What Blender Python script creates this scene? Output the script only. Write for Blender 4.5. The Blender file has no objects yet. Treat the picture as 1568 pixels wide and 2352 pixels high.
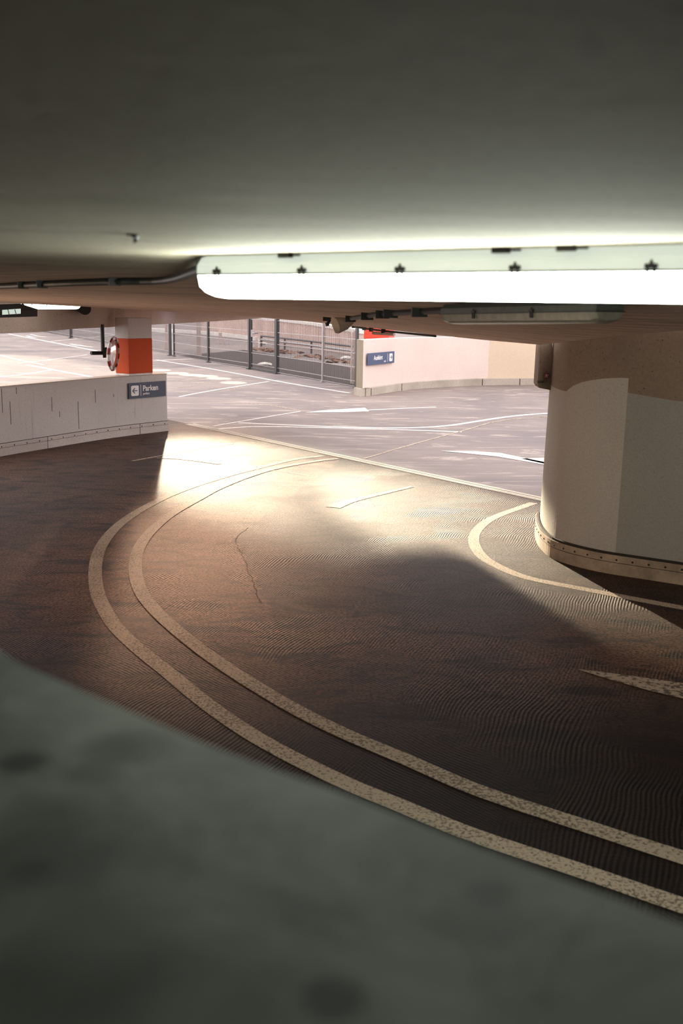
import bpy, bmesh, math, random
from mathutils import Vector, Matrix
from mathutils.bvhtree import BVHTree
random.seed(7)
C = bpy.context.scene.collection
V = Vector
# ------------------------------------------------------------------ camera (surveyed from the photo: eye 2.5 m up)
F_PX, YH, H, TH = 2400.0, 700.0, 2.5, 0.0151
PITCH = math.atan((1176 - YH) / F_PX)
X0 = V((1, 0, 0)); U0 = V((0, math.sin(PITCH), math.cos(PITCH))); FW = V((0, math.cos(PITCH), -math.sin(PITCH)))
RT = X0 * math.cos(TH) + U0 * math.sin(TH); UP = -X0 * math.sin(TH) + U0 * math.cos(TH)
EYE = V((0, 0, H))
cam_d = bpy.data.cameras.new('camera'); cam = bpy.data.objects.new('camera', cam_d); C.objects.link(cam)
m = Matrix((RT, UP, -FW)).transposed().to_4x4(); m.translation = EYE
cam.matrix_world = m
cam_d.sensor_fit = 'VERTICAL'; cam_d.sensor_height = 23.5; cam_d.sensor_width = 15.667; cam_d.lens = 23.5 * F_PX / 2352
cam_d.clip_start = 0.05; cam_d.clip_end = 600
cam_d.dof.use_dof = True; cam_d.dof.focus_distance = 15.0; cam_d.dof.aperture_fstop = 2.4
bpy.context.scene.camera = cam

def ray(px, py): return (FW * F_PX + RT * (px - 784) - UP * (py - 1176)).normalized()
def G(px, py, z=0.0):            # survey: the point of height z seen at this place of the photo
    d = ray(px, py); return EYE + d * ((z - H) / d.z)
def D(px, py, y):                # survey: the point y metres ahead
    d = ray(px, py); return EYE + d * (y / d.y)

# ------------------------------------------------------------------ materials
def srgb(r, g, b):
    f = lambda c: (c / 255 / 12.92) if c / 255 <= 0.04045 else ((c / 255 + 0.055) / 1.055) ** 2.4
    return (f(r), f(g), f(b), 1)
class NT:
    def __init__(s, name):
        s.m = bpy.data.materials.new(name); s.m.use_nodes = True
        s.n = s.m.node_tree.nodes; s.l = s.m.node_tree.links; s.n.clear()
        s.out = s.n.new('ShaderNodeOutputMaterial'); s.b = s.n.new('ShaderNodeBsdfPrincipled')
        s.l.new(s.b.outputs[0], s.out.inputs[0])
    def put(s, sock, v):
        if isinstance(v, bpy.types.NodeSocket): s.l.new(v, sock)
        else: sock.default_value = v
    def pos(s): return s.n.new('ShaderNodeNewGeometry').outputs['Position']
    def mapping(s, vec, sc=(1, 1, 1), rot=(0, 0, 0), loc=(0, 0, 0)):
        q = s.n.new('ShaderNodeMapping'); s.l.new(vec, q.inputs[0]); q.inputs['Scale'].default_value = sc
        q.inputs['Rotation'].default_value = rot; q.inputs['Location'].default_value = loc; return q.outputs[0]
    def noise(s, vec, scale, detail=4, rough=0.55, dist=0.0):
        q = s.n.new('ShaderNodeTexNoise'); s.l.new(vec, q.inputs['Vector']); q.inputs['Scale'].default_value = scale
        q.inputs['Detail'].default_value = detail; q.inputs['Roughness'].default_value = rough; q.inputs['Distortion'].default_value = dist
        return q.outputs[0]
    def wave(s, vec, scale, dist=2.0, axis='X', dscale=1.0):
        q = s.n.new('ShaderNodeTexWave'); s.l.new(vec, q.inputs['Vector']); q.bands_direction = axis
        q.inputs['Scale'].default_value = scale; q.inputs['Distortion'].default_value = dist; q.inputs['Detail'].default_value = 2
        q.inputs['Detail Scale'].default_value = dscale; return q.outputs['Fac']
    def ramp(s, v, pts):
        q = s.n.new('ShaderNodeValToRGB'); s.l.new(v, q.inputs[0]); e = q.color_ramp.elements
        while len(e) < len(pts): e.new(0.5)
        for i, (p, c) in enumerate(pts):
            e[i].position = p; e[i].color = c if isinstance(c, tuple) else (c, c, c, 1)
        return q.outputs[0]
    def mr(s, v, a, b, c=0.0, d=1.0, smooth=False):
        q = s.n.new('ShaderNodeMapRange'); s.put(q.inputs[0], v)
        if smooth: q.interpolation_type = 'SMOOTHSTEP'
        for i, x in enumerate((a, b, c, d)): q.inputs[i + 1].default_value = x
        return q.outputs[0]
    def mix(s, f, a, b, t='MIX'):
        q = s.n.new('ShaderNodeMix'); q.data_type = 'RGBA'; q.blend_type = t
        s.put(q.inputs[0], f); s.put(q.inputs[6], a); s.put(q.inputs[7], b); return q.outputs[2]
    def math(s, op, a, b=0.0):
        q = s.n.new('ShaderNodeMath'); q.operation = op; s.put(q.inputs[0], a); s.put(q.inputs[1], b); return q.outputs[0]
    def bump(s, h, strength=0.5, dist=0.01, normal=None):
        q = s.n.new('ShaderNodeBump'); s.l.new(h, q.inputs['Height']); q.inputs['Distance'].default_value = dist
        s.put(q.inputs['Strength'], strength)
        if normal is not None: s.l.new(normal, q.inputs['Normal'])
        return q.outputs[0]
    def fin(s, col, rough=0.8, normal=None, spec=0.5, metal=0.0):
        s.put(s.b.inputs['Base Color'], col); s.put(s.b.inputs['Roughness'], rough)
        s.put(s.b.inputs['Specular IOR Level'], spec); s.b.inputs['Metallic'].default_value = metal
        if normal is not None: s.l.new(normal, s.b.inputs['Normal'])
        return s.m
def mul(c, k): return (c[0] * k, c[1] * k, c[2] * k, 1)

def concrete(name, col, pit=0.5, blotch=0.2, fine=90, rough=0.85, pitscale=45, streak=0.0, big=0.7):
    t = NT(name); p = t.pos()
    n1 = t.noise(p, big, 5); n2 = t.noise(p, fine, 3, 0.7); n3 = t.noise(p, pitscale, 3, 0.6)
    c = t.mix(t.mr(n1, 0.3, 0.7), mul(col, 1 - blotch), mul(col, 1 + blotch * 0.5))
    c = t.mix(t.mr(n2, 0.35, 0.65, 0, 0.35), c, mul(col, 0.45))
    c = t.mix(t.mr(n3, 0.64, 0.70, 0, pit), c, mul(col, 0.15))
    if streak:
        n4 = t.noise(t.mapping(p, (9, 9, 0.5)), 1.5, 4)
        c = t.mix(t.mr(n4, 0.62, 0.78, 0, streak), c, mul(col, 0.3))
    return t.fin(c, rough, t.bump(n3, 0.35, 0.006))
def plain(name, col, rough=0.5, metal=0.0, var=0.2, scale=30, spec=0.5):
    t = NT(name); n = t.noise(t.pos(), scale, 3)
    return t.fin(t.mix(t.mr(n, 0.3, 0.7), mul(col, 1 - var), mul(col, 1 + var)), rough, None, spec, metal)
def emit(name, col, strength):
    t = NT(name); t.put(t.b.inputs['Base Color'], col); t.b.inputs['Emission Color'].default_value = col
    t.b.inputs['Emission Strength'].default_value = strength; t.b.inputs['Roughness'].default_value = 0.4; return t.m

# ramp asphalt: combed ribs, worn streaks, a darker re-laid field right of the seam
def asphalt():
    t = NT('ramp_asphalt'); p = t.pos()
    warp = t.n.new('ShaderNodeVectorMath'); warp.operation = 'ADD'
    wn = t.n.new('ShaderNodeTexNoise'); t.l.new(p, wn.inputs['Vector']); wn.inputs['Scale'].default_value = 0.9
    sc = t.n.new('ShaderNodeVectorMath'); sc.operation = 'SCALE'; t.l.new(wn.outputs['Color'], sc.inputs[0]); sc.inputs['Scale'].default_value = 0.25
    t.l.new(p, warp.inputs[0]); t.l.new(sc.outputs[0], warp.inputs[1]); pw = warp.outputs[0]
    ribA = t.wave(t.mapping(pw, rot=(0, 0, 0.35)), 12, 1.0, 'X', 6)
    ribB = t.wave(t.mapping(pw, rot=(0, 0, -0.75)), 12, 1.0, 'X', 6)
    sel = t.mr(t.noise(p, 0.55, 2), 0.47, 0.53)
    rib = t.mix(sel, ribA, ribB)
    grain = t.noise(p, 40, 4, 0.75); grit = t.noise(p, 190, 2, 0.6)
    streak = t.noise(t.mapping(pw, (1.0, 1.9, 1), (0, 0, 0.15)), 1.7, 8, 0.72, 0.9)
    big = t.noise(p, 0.35, 3)
    sx = t.n.new('ShaderNodeSeparateXYZ'); t.l.new(p, sx.inputs[0]); X, Y = sx.outputs[0], sx.outputs[1]
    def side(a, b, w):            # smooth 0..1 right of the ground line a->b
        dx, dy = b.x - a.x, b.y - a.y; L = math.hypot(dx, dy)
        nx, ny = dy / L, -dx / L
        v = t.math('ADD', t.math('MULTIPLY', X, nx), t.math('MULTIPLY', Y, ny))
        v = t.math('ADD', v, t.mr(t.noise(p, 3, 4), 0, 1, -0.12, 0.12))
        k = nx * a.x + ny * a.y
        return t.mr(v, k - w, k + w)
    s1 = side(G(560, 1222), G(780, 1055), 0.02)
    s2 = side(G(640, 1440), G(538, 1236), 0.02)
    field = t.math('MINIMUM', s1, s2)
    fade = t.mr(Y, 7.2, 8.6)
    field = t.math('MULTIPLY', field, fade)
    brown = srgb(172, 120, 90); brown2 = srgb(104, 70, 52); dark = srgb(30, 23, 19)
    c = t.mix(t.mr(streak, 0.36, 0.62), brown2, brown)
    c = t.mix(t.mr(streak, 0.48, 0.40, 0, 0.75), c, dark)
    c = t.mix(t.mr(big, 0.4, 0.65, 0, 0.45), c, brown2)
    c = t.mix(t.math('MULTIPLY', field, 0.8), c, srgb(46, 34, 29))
    # outer lane (toward the left parapet) is darker
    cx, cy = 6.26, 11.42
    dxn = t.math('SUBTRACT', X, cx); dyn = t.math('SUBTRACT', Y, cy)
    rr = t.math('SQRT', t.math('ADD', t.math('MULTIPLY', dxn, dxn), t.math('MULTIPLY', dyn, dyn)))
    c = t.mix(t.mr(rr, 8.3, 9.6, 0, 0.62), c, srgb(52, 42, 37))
    c = t.mix(t.mr(Y, 9.0, 5.2, 0, 0.95, True), c, srgb(15, 12, 10))  # near ramp goes almost black: its lack of light painted into the colour
    c = t.mix(t.mr(grain, 0.48, 0.55, 0, 0.88), c, srgb(24, 19, 16))
    patch = t.mr(t.noise(p, 0.9, 3), 0.38, 0.62, 0.25, 1.0)
    c = t.mix(t.math('MULTIPLY', t.mr(rib, 0.5, 0.1, 0, 0.45), patch), c, srgb(22, 17, 14))  # rib troughs darkened, painting in the shade that raking light leaves
    h = t.math('ADD', t.math('MULTIPLY', t.math('MULTIPLY', rib, patch), 0.6), t.math('MULTIPLY', grain, 0.8))
    h = t.math('ADD', h, t.math('MULTIPLY', grit, 0.25))
    nb = t.bump(h, 0.85, 0.012)
    return t.fin(c, 0.66, nb, 0.22)
def far_floor():
    t = NT('deck_coating'); p = t.pos()
    n1 = t.noise(p, 0.16, 5, 0.6, 0.8); n2 = t.noise(t.mapping(p, (0.7, 2.2, 1), (0, 0, 0.2)), 0.9, 6, 0.7, 1.2); n3 = t.noise(p, 40, 3, 0.7)
    c = t.mix(t.mr(n1, 0.35, 0.65), srgb(106, 96, 96), srgb(142, 127, 121))
    c = t.mix(t.mr(n2, 0.54, 0.66, 0, 0.55), c, srgb(200, 184, 172))
    c = t.mix(t.mr(n2, 0.44, 0.32, 0, 0.35), c, srgb(84, 77, 84))
    c = t.mix(t.mr(n3, 0.5, 0.66, 0, 0.3), c, srgb(80, 72, 76))
    return t.fin(c, 0.7, t.bump(n3, 0.3, 0.005), 0.3)
def paint(name, col, wear=0.5, wscale=55):
    t = NT(name); p = t.pos()
    n = t.noise(p, wscale, 4, 0.7); n2 = t.noise(p, 1.1, 3)
    th = t.math('ADD', n, t.mr(n2, 0.3, 0.7, -0.05, 0.05))
    c = t.mix(t.mr(th, 0.52, 0.56, 0, wear), col, srgb(58, 44, 36))
    c = t.mix(t.mr(t.noise(p, 150, 2), 0.4, 0.7, 0, 0.3), c, mul(col, 0.5))
    return t.fin(c, 0.7, t.bump(n, 0.8, 0.01), 0.3)
def ceil_mat():
    t = NT('ceiling_boards'); p = t.pos()
    pm = t.mapping(p, (1, 1, 1), (0, 0, 0.62))
    lines = t.wave(pm, 1.1, 0.6, 'Y', 0.4); st = t.noise(t.mapping(pm, (0.35, 7, 1)), 1.6, 5, 0.65)
    n = t.noise(p, 60, 3, 0.7); b = t.noise(p, 0.9, 4); bl = t.noise(t.mapping(p, (1, 2.2, 1), (0, 0, 0.5)), 2.6, 3)
    c = t.mix(t.mr(st, 0.35, 0.65), srgb(228, 200, 182), srgb(244, 222, 204))
    sx = t.n.new('ShaderNodeSeparateXYZ'); t.l.new(p, sx.inputs[0]); fy = t.mr(sx.outputs[1], 3.4, 4.2)
    c = t.mix(t.math('MULTIPLY', fy, t.mr(lines, 0.035, 0.0, 0, 0.6)), t.mix(fy, srgb(192, 182, 160), c), srgb(90, 70, 60))  # far slope coloured paler, standing in for bounce light from the floor
    c = t.mix(t.mr(b, 0.6, 0.72, 0, 0.35), c, srgb(140, 128, 110))
    c = t.mix(t.mr(bl, 0.5, 0.72, 0, 0.45), c, srgb(128, 116, 92))
    c = t.mix(t.mr(n, 0.5, 0.7, 0, 0.3), c, srgb(110, 95, 82))
    return t.fin(c, 0.85, t.bump(n, 0.2, 0.004))
def stained(name, col, spots):
    t = NT(name); p = t.pos()
    n1 = t.noise(p, 5.5, 4, 0.55, 0.4); n2 = t.noise(p, 1.8, 3)
    c = t.mix(t.mr(n1, 0.38, 0.62), mul(col, 0.62), mul(col, 1.3))
    c = t.mix(t.mr(n2, 0.55, 0.7, 0, 0.4), c, mul(srgb(104, 98, 78), 0.8))
    for (q, r, k) in spots:
        d = t.n.new('ShaderNodeVectorMath'); d.operation = 'DISTANCE'; t.l.new(p, d.inputs[0]); d.inputs[1].default_value = q
        c = t.mix(t.mr(d.outputs['Value'], r, r * 0.35, 0, k, True), c, (0.015, 0.014, 0.008, 1))
    return t.fin(c, 0.75, None, 0.3)

M = {}
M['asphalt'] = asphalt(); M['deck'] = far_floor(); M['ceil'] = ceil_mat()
M['paint'] = paint('road_paint', srgb(200, 182, 160), 0.75); M['paint_old'] = paint('worn_road_paint', srgb(190, 172, 152), 0.85, 24)
M['paint_far'] = paint('deck_paint', srgb(236, 224, 218), 0.25, 12)
M['wall'] = concrete('painted_parapet', srgb(210, 202, 198), 0.5, 0.1, 70, streak=0.35)
M['wall_pink'] = concrete('pink_parapet', srgb(232, 212, 204), 0.15, 0.06, 60)
M['wall_cream'] = concrete('cream_parapet', srgb(222, 200, 176), 0.15, 0.06, 60)
M['wall_end'] = concrete('grey_parapet_end', srgb(150, 138, 118), 0.4, 0.15, 30)
M['curb'] = concrete('parapet_foot', srgb(190, 178, 165), 0.5, 0.35, 25)
M['core_paint'] = concrete('core_paint', srgb(176, 170, 160), 0.25, 0.1, 80)
M['core_dark'] = concrete('core_paint_dark', srgb(146, 142, 134), 0.25, 0.1, 80)
M['core_raw'] = concrete('core_raw', srgb(130, 112, 96), 0.8, 0.25, 35, pitscale=38)
M['beam'] = concrete('beam_concrete', srgb(196, 178, 164), 0.6, 0.2, 45, pitscale=30)
M['board'] = concrete('skirting_board', srgb(206, 194, 188), 0.3, 0.2, 30)
M['board_dirty'] = concrete('skirting_board_dirty', srgb(160, 140, 118), 0.4, 0.55, 20, big=3)
M['dark'] = plain('dark_metal', srgb(44, 42, 42), 0.5, 0.3)
M['black'] = plain('black_plastic', srgb(22, 21, 20), 0.6)
M['pipe'] = plain('grey_conduit', srgb(62, 68, 66), 0.5)
M['fence'] = plain('fence_steel', srgb(66, 64, 66), 0.45, 0.4)
M['wire'] = plain('fence_wire', srgb(52, 48, 50), 0.5, 0.3)
M['galv'] = plain('galvanised', srgb(170, 165, 165), 0.4, 0.6)
M['orange'] = concrete('orange_paint', srgb(204, 78, 30), 0.1, 0.06, 90)
M['red'] = plain('red_paint', srgb(222, 70, 48), 0.6)
M['navy'] = plain('navy_sign', srgb(50, 55, 78), 0.5, 0, 0.04)
M['navy2'] = plain('blue_sign', srgb(62, 76, 112), 0.5, 0, 0.04)
M['white'] = plain('sign_white', srgb(236, 232, 232), 0.5, 0, 0.03)
M['mirror'] = NT('mirror_glass').fin(srgb(215, 205, 205), 0.12, None, 0.5, 1.0)
M['housing'] = plain('lamp_housing', srgb(214, 216, 204), 0.5, 0, 0.08, 9)
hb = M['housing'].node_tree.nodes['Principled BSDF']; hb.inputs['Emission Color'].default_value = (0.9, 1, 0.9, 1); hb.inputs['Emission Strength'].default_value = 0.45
M['housing_dark'] = plain('dead_lamp_housing', srgb(70, 72, 66), 0.5)
M['lens'] = emit('lamp_diffuser', (0.93, 1.0, 0.88, 1), 58.0)
M['lens_small'] = emit('small_lamp_diffuser', (1.0, 0.97, 0.92, 1), 4.0)
M['lens_off'] = plain('unlit_diffuser', srgb(120, 112, 100), 0.3)
M['screen'] = emit('display_glass', srgb(190, 206, 196), 0.8)
M['joint_metal'] = concrete('joint_strip', srgb(214, 200, 182), 0.3, 0.35, 25)
M['crack'] = plain('crack_dark', srgb(34, 26, 20), 0.9)
M['post'] = concrete('pale_post', srgb(196, 176, 168), 0.2, 0.1)
M['leaf'] = plain('dry_leaves', srgb(128, 92, 74), 0.8, 0, 0.5, 12)
M['farwall'] = concrete('far_wall', srgb(212, 184, 174), 0.3, 0.2, 14)
M['cloth_white'] = concrete('white_slab', srgb(240, 232, 226), 0.1, 0.1, 12)
M['shade'] = concrete('garage_dark', srgb(90, 84, 78), 0.3, 0.2)

# ------------------------------------------------------------------ builders
def obj(name, bm, mat, parent=None, smooth=False, bevel=0):
    me = bpy.data.meshes.new(name); bmesh.ops.recalc_face_normals(bm, faces=bm.faces[:]); bm.to_mesh(me); bm.free()
    for mm in (mat if isinstance(mat, (list, tuple)) else [mat]): me.materials.append(mm)
    if smooth:
        for f in me.polygons: f.use_smooth = True
    o = bpy.data.objects.new(name, me); C.objects.link(o)
    if parent is not None:
        o.parent = parent
        o.matrix_parent_inverse = parent_world(parent).inverted()
    if bevel:
        b = o.modifiers.new('bevel', 'BEVEL'); b.width = bevel; b.segments = 2; b.limit_method = 'ANGLE'
    return o
def parent_world(p):
    m = p.matrix_basis.copy()
    return m if p.parent is None else parent_world(p.parent) @ p.matrix_parent_inverse @ m
def thing(name, label, cat, loc=(0, 0, 0), group=None):
    o = bpy.data.objects.new(name, None); C.objects.link(o); o.location = loc; o.empty_display_size = 0.2
    return tag(o, label, cat, group)
def tag(o, label, cat, group=None, kind=None):
    if label: o['label'] = label
    if cat: o['category'] = cat
    if group: o['group'] = group
    if kind: o['kind'] = kind
    return o
def struct(o, label=None, cat=None):
    o['kind'] = 'structure'
    if label: o['label'] = label; o['category'] = cat or 'wall'
    return o
def frame_of(d, up=V((0, 0, 1))):
    d = d.normalized(); s = d.cross(up)
    if s.length < 1e-4: s = V((1, 0, 0))
    s.normalize(); return s, s.cross(d).normalized()
def tube(bm, pts, r, n=10, cap=True):
    rings = []
    for i, p in enumerate(pts):
        a = pts[max(0, i - 1)]; b = pts[min(len(pts) - 1, i + 1)]
        s, u = frame_of(b - a)
        rr = r[i] if isinstance(r, (list, tuple)) else r
        rings.append([bm.verts.new(p + (s * math.cos(2 * math.pi * k / n) + u * math.sin(2 * math.pi * k / n)) * rr) for k in range(n)])
    for A, B in zip(rings, rings[1:]):
        for k in range(n): bm.faces.new((A[k], A[(k + 1) % n], B[(k + 1) % n], B[k]))
    if cap: bm.faces.new(rings[0][::-1]); bm.faces.new(rings[-1])
def obox(bm, c, ax, ay, az):     # box: centre and three half-axis vectors
    c, ax, ay, az = map(V, (c, ax, ay, az))
    v = [bm.verts.new(c + ax * i + ay * j + az * k) for i in (-1, 1) for j in (-1, 1) for k in (-1, 1)]
    for f in ((0, 1, 3, 2), (4, 6, 7, 5), (0, 4, 5, 1), (2, 3, 7, 6), (0, 2, 6, 4), (1, 5, 7, 3)): bm.faces.new([v[i] for i in f])
def prism(bm, poly, z0, z1):
    a = [bm.verts.new((p[0], p[1], z0)) for p in poly]; b = [bm.verts.new((p[0], p[1], z1)) for p in poly]
    n = len(poly); bm.faces.new(a[::-1]); bm.faces.new(b)
    for i in range(n): bm.faces.new((a[i], a[(i + 1) % n], b[(i + 1) % n], b[i]))
def catmull(pts, n=8):
    P = [pts[0] * 2 - pts[1]] + list(pts) + [pts[-1] * 2 - pts[-2]]; out = []
    for i in range(1, len(P) - 2):
        for k in range(n):
            t = k / n; a, b, c, d = P[i - 1], P[i], P[i + 1], P[i + 2]
            out.append(0.5 * ((2 * b) + (c - a) * t + (2 * a - 5 * b + 4 * c - d) * t * t + (3 * b - a - 3 * c + d) * t ** 3))
    out.append(P[-2]); return out
def smooth_pts(pts, it=2):
    for _ in range(it):
        pts = [pts[0]] + [(pts[i - 1] + pts[i] * 2 + pts[i + 1]) / 4 for i in range(1, len(pts) - 1)] + [pts[-1]]
    return pts
def normals2(pts):
    out = []
    for i in range(len(pts)):
        d = pts[min(i + 1, len(pts) - 1)] - pts[max(i - 1, 0)]; d.z = 0; d.normalize(); out.append(V((d.y, -d.x, 0)))
    return out
def ribbon(pts, w, z, th=0.0015):     # flat painted strip with a little body
    bm = bmesh.new(); N = normals2(pts); rows = []
    for i, (p, n) in enumerate(zip(pts, N)):
        ww = (w[0] + (w[1] - w[0]) * i / (len(pts) - 1)) if isinstance(w, tuple) else w
        a = p + n * ww / 2; b = p - n * ww / 2
        rows.append([bm.verts.new((a.x, a.y, z + th)), bm.verts.new((b.x, b.y, z + th)), bm.verts.new((b.x, b.y, z)), bm.verts.new((a.x, a.y, z))])
    for A, B in zip(rows, rows[1:]):
        for k in range(4): bm.faces.new((A[k], A[(k + 1) % 4], B[(k + 1) % 4], B[k]))
    bm.faces.new(rows[0][::-1]); bm.faces.new(rows[-1]); return bm
def wallstrip(pts, N, thick, z0, z1, side=1, off=0.0, lean=0.0):
    """wall along pts; face on the +N side (offset off), body going thick the other way. z0/z1 number or list"""
    bm = bmesh.new(); rows = []
    for i, (p, n) in enumerate(zip(pts, N)):
        a = p + n * off; b = p - n * thick
        l = z0[i] if isinstance(z0, list) else z0; h = z1[i] if isinstance(z1, list) else z1
        rows.append([bm.verts.new((a.x, a.y, l)), bm.verts.new((a.x - n.x * lean, a.y - n.y * lean, h)), bm.verts.new((b.x, b.y, h)), bm.verts.new((b.x, b.y, l))])
    for A, B in zip(rows, rows[1:]):
        for k in range(4): bm.faces.new((A[k], A[(k + 1) % 4], B[(k + 1) % 4], B[k]))
    bm.faces.new(rows[0][::-1]); bm.faces.new(rows[-1]); return bm
def stud(bm, p, n, r=0.012):
    s, u = frame_of(n); tip = bm.verts.new(p + n * r * 0.7)
    ring = [bm.verts.new(p + (s * math.cos(k * math.pi / 4) + u * math.sin(k * math.pi / 4)) * r) for k in range(8)]
    for k in range(8): bm.faces.new((ring[k], ring[(k + 1) % 8], tip))
    bm.faces.new(ring[::-1])
def at_len(pts, step, start=0.1):
    acc = 0; nxt = start; out = []
    for a, b in zip(pts, pts[1:]):
        L = (b - a).length
        while nxt <= acc + L and L > 0:
            out.append((a.lerp(b, (nxt - acc) / L), (b - a).normalized())); nxt += step
        acc += L
    return out

# ------------------------------------------------------------------ ground
J0, J1 = G(467, 981), G(1240, 1146)
jd = (J1 - J0).normalized(); jn = V((jd.y, -jd.x, 0))
if jn.y > 0: jn = -jn             # toward the camera
def half(name, mat, x0, x1, y0, y1, near):
    bm = bmesh.new(); vs = [bm.verts.new(p) for p in ((x0, y0, 0), (x1, y0, 0), (x1, y1, 0), (x0, y1, 0))]; bm.faces.new(vs)
    bmesh.ops.bisect_plane(bm, geom=bm.verts[:] + bm.edges[:] + bm.faces[:], plane_co=J0, plane_no=jn, clear_inner=near, clear_outer=not near)
    top = bm.faces[:]
    r = bmesh.ops.extrude_face_region(bm, geom=top)
    for v in r['geom']:
        if isinstance(v, bmesh.types.BMVert): v.co.z -= 0.25
    return struct(obj(name, bm, mat))
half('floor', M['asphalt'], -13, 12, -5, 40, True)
struct(bpy.data.objects['floor'])
fl = half('floor', M['deck'], -70, 60, -5, 140, False); 

# expansion joint: pale strip with a dark gap
bm = ribbon([J0 - jd * 0.6, J1 + jd * 3], 0.22, 0.0, 0.0055); js = struct(obj('trim_1', bm, M['joint_metal']))
bm = ribbon([J0 - jd * 0.6 - jn * 0.02, J1 + jd * 3 - jn * 0.02], 0.025, 0.005, 0.001); obj('joint_gap', bm, M['crack'], js)
bm = ribbon([J0 - jd * 0.6 + jn * 0.07, J1 + jd * 3 + jn * 0.07], 0.014, 0.005, 0.001); obj('joint_gap', bm, M['crack'], js)
def crack(pix, w, label):
    w *= 0.5
    pts = catmull([G(*p) for p in pix], 6)
    for i in range(1, len(pts) - 1): pts[i] = pts[i] + V((random.uniform(-1, 1), random.uniform(-1, 1), 0)) * 0.012
    tag(obj('floor_crack', ribbon(pts, w, -0.001, 0.002), M['crack']), label, 'crack')
crack([(570, 1212), (551, 1228), (540, 1238)], 0.014, 'short dark crack at the bright end of the asphalt seam')
crack([(540, 1238), (546, 1256), (556, 1275), (573, 1318), (583, 1345), (592, 1368), (600, 1385)], 0.012, 'jagged dark seam between reddish and darker asphalt on the ramp')

# ------------------------------------------------------------------ painted lines
outer = [(742, 1047), (670, 1056), (573, 1080), (532, 1090), (444, 1117), (368, 1147), (291, 1191), (249, 1230), (226, 1268), (218, 1314), (224, 1364), (245, 1409), (272, 1448), (330, 1501), (389, 1547), (456, 1603), (546, 1668), (635, 1721), (724, 1766), (813, 1808), (913, 1848), (1047, 1904), (1180, 1951), (1314, 1994), (1448, 2040), (1560, 2078), (1680, 2115)]
inner = [(776, 1054), (742, 1057), (645, 1073), (573, 1093), (500, 1122), (463, 1142), (395, 1180), (349, 1218), (318, 1260), (310, 1306), (320, 1352), (345, 1390), (387, 1432), (450, 1484), (523, 1536), (612, 1592), (702, 1643), (791, 1686), (880, 1724), (950, 1753), (1069, 1806), (1203, 1853), (1337, 1896), (1471, 1940), (1560, 1968), (1680, 2003)]
core_l = [(1225, 1155), (1203, 1163), (1130, 1190), (1094, 1219), (1088, 1248), (1109, 1280), (1154, 1306), (1203, 1325), (1260, 1338), (1345, 1354), (1428, 1370), (1568, 1396), (1700, 1415), (1950, 1440), (2300, 1460)]
NLINE = [0]
def line(pix, w, mat, label, name='painted_line', cat='road marking', n=8, group=None, sm=2, z=0.0, ext=()):
    NLINE[0] += 1; z = 0.0016 * (NLINE[0] % 3)
    pts = [G(*p) for p in pix] + list(ext)
    if len(pts) > 2: pts = smooth_pts(catmull(pts, n), sm * 4)
    return tag(obj(name, ribbon(pts, w, z), mat), label, cat, group)
arc = lambda r, a0, a1: [V((6.26 + r * math.cos(math.radians(a)), 11.42 + r * math.sin(math.radians(a)), 0)) for a in range(a0, a1, 4)]
line(outer, 0.125, M['paint'], 'outer of the two parallel curved white lines sweeping round the ramp', ext=arc(8.78, 246, 280))
line(inner, 0.125, M['paint'], 'inner of the two parallel curved white lines sweeping round the ramp', ext=arc(8.37, 246, 280))
line(core_l, 0.12, M['paint'], 'single curved white line hugging the foot of the round core wall', sm=1)
line([(303, 1059), (380, 1045), (444, 1033), (532, 1019)], (0.05, 0.12), M['paint_old'], 'short worn white line in the shade beside the left parapet foot')
line([(360, 1052), (420, 1055), (505, 1066)], (0.04, 0.1), M['paint_old'], 'faint worn stroke crossing the sunlit patch near the left parapet')
line([(580, 1078), (640, 1082), (716, 1094)], (0.05, 0.06), M['paint_old'], 'thin faded stroke joining the inner curved line near the joint')
line([(765, 1166), (800, 1152), (850, 1140), (945, 1118)], (0.2, 0.08), M['paint_old'], 'worn diagonal white wedge in the middle of the sunlit ramp', 'painted_arrow')
line([(360, 827), (500, 850), (660, 880), (803, 903)], 0.13, M['paint_far'], 'long white line running along the foot of the mesh fence')
line([(412, 911), (480, 898), (617, 876)], 0.09, M['paint_far'], 'thin white line crossing the deck toward the fence line')
line([(485, 925), (600, 928), (690, 943)], 0.07, M['paint_old'], 'faint line on the deck meeting the seam left of the flat arrow')
line([(690, 945), (600, 960), (490, 979)], 0.07, M['paint_far'], 'thin line from the flat arrow back to the joint end')
line([(548, 971), (660, 976), (800, 981), (936, 983), (1035, 977), (1110, 965), (1200, 953), (1300, 947)], 0.13, M['paint_far'], 'upper of two long white deck lines, bending away behind the core wall')
line([(503, 985), (548, 982), (604, 980), (820, 984), (1060, 992)], 0.12, M['paint_far'], 'lower of two long white deck lines, ending short of the core wall')
line([(1300, 956), (1200, 961), (1130, 970), (1080, 985), (950, 1020), (835, 1054)], 0.05, M['paint_old'], 'thin curved seam line crossing the deck between both arrows')
line([(1000, 935), (920, 938), (843, 942)], 0.11, M['paint_far'], 'thin white shaft behind the flat arrow head near the exit wall')
def flat(pix, mat, label, name='painted_arrow', cat='road marking', z=0.001):
    bm = bmesh.new(); P = [G(*p) for p in pix]; prism(bm, P, 0.005, 0.0065); return tag(obj(name, bm, mat), label, cat)
flat([(700, 948), (740, 943), (838, 937), (847, 945), (800, 947)], M['paint_far'], 'flat white arrow head on the deck before the exit wall')
flat([(1010, 1036), (1090, 1037), (1148, 1041), (1250, 1062), (1250, 1068), (1140, 1049)], M['paint_far'], 'long white arrow wedge on the deck beside the core wall')
flat([(1196, 1054), (1262, 1052), (1268, 1070)], M['paint_far'], 'white arrow barb half hidden behind the core wall')
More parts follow.
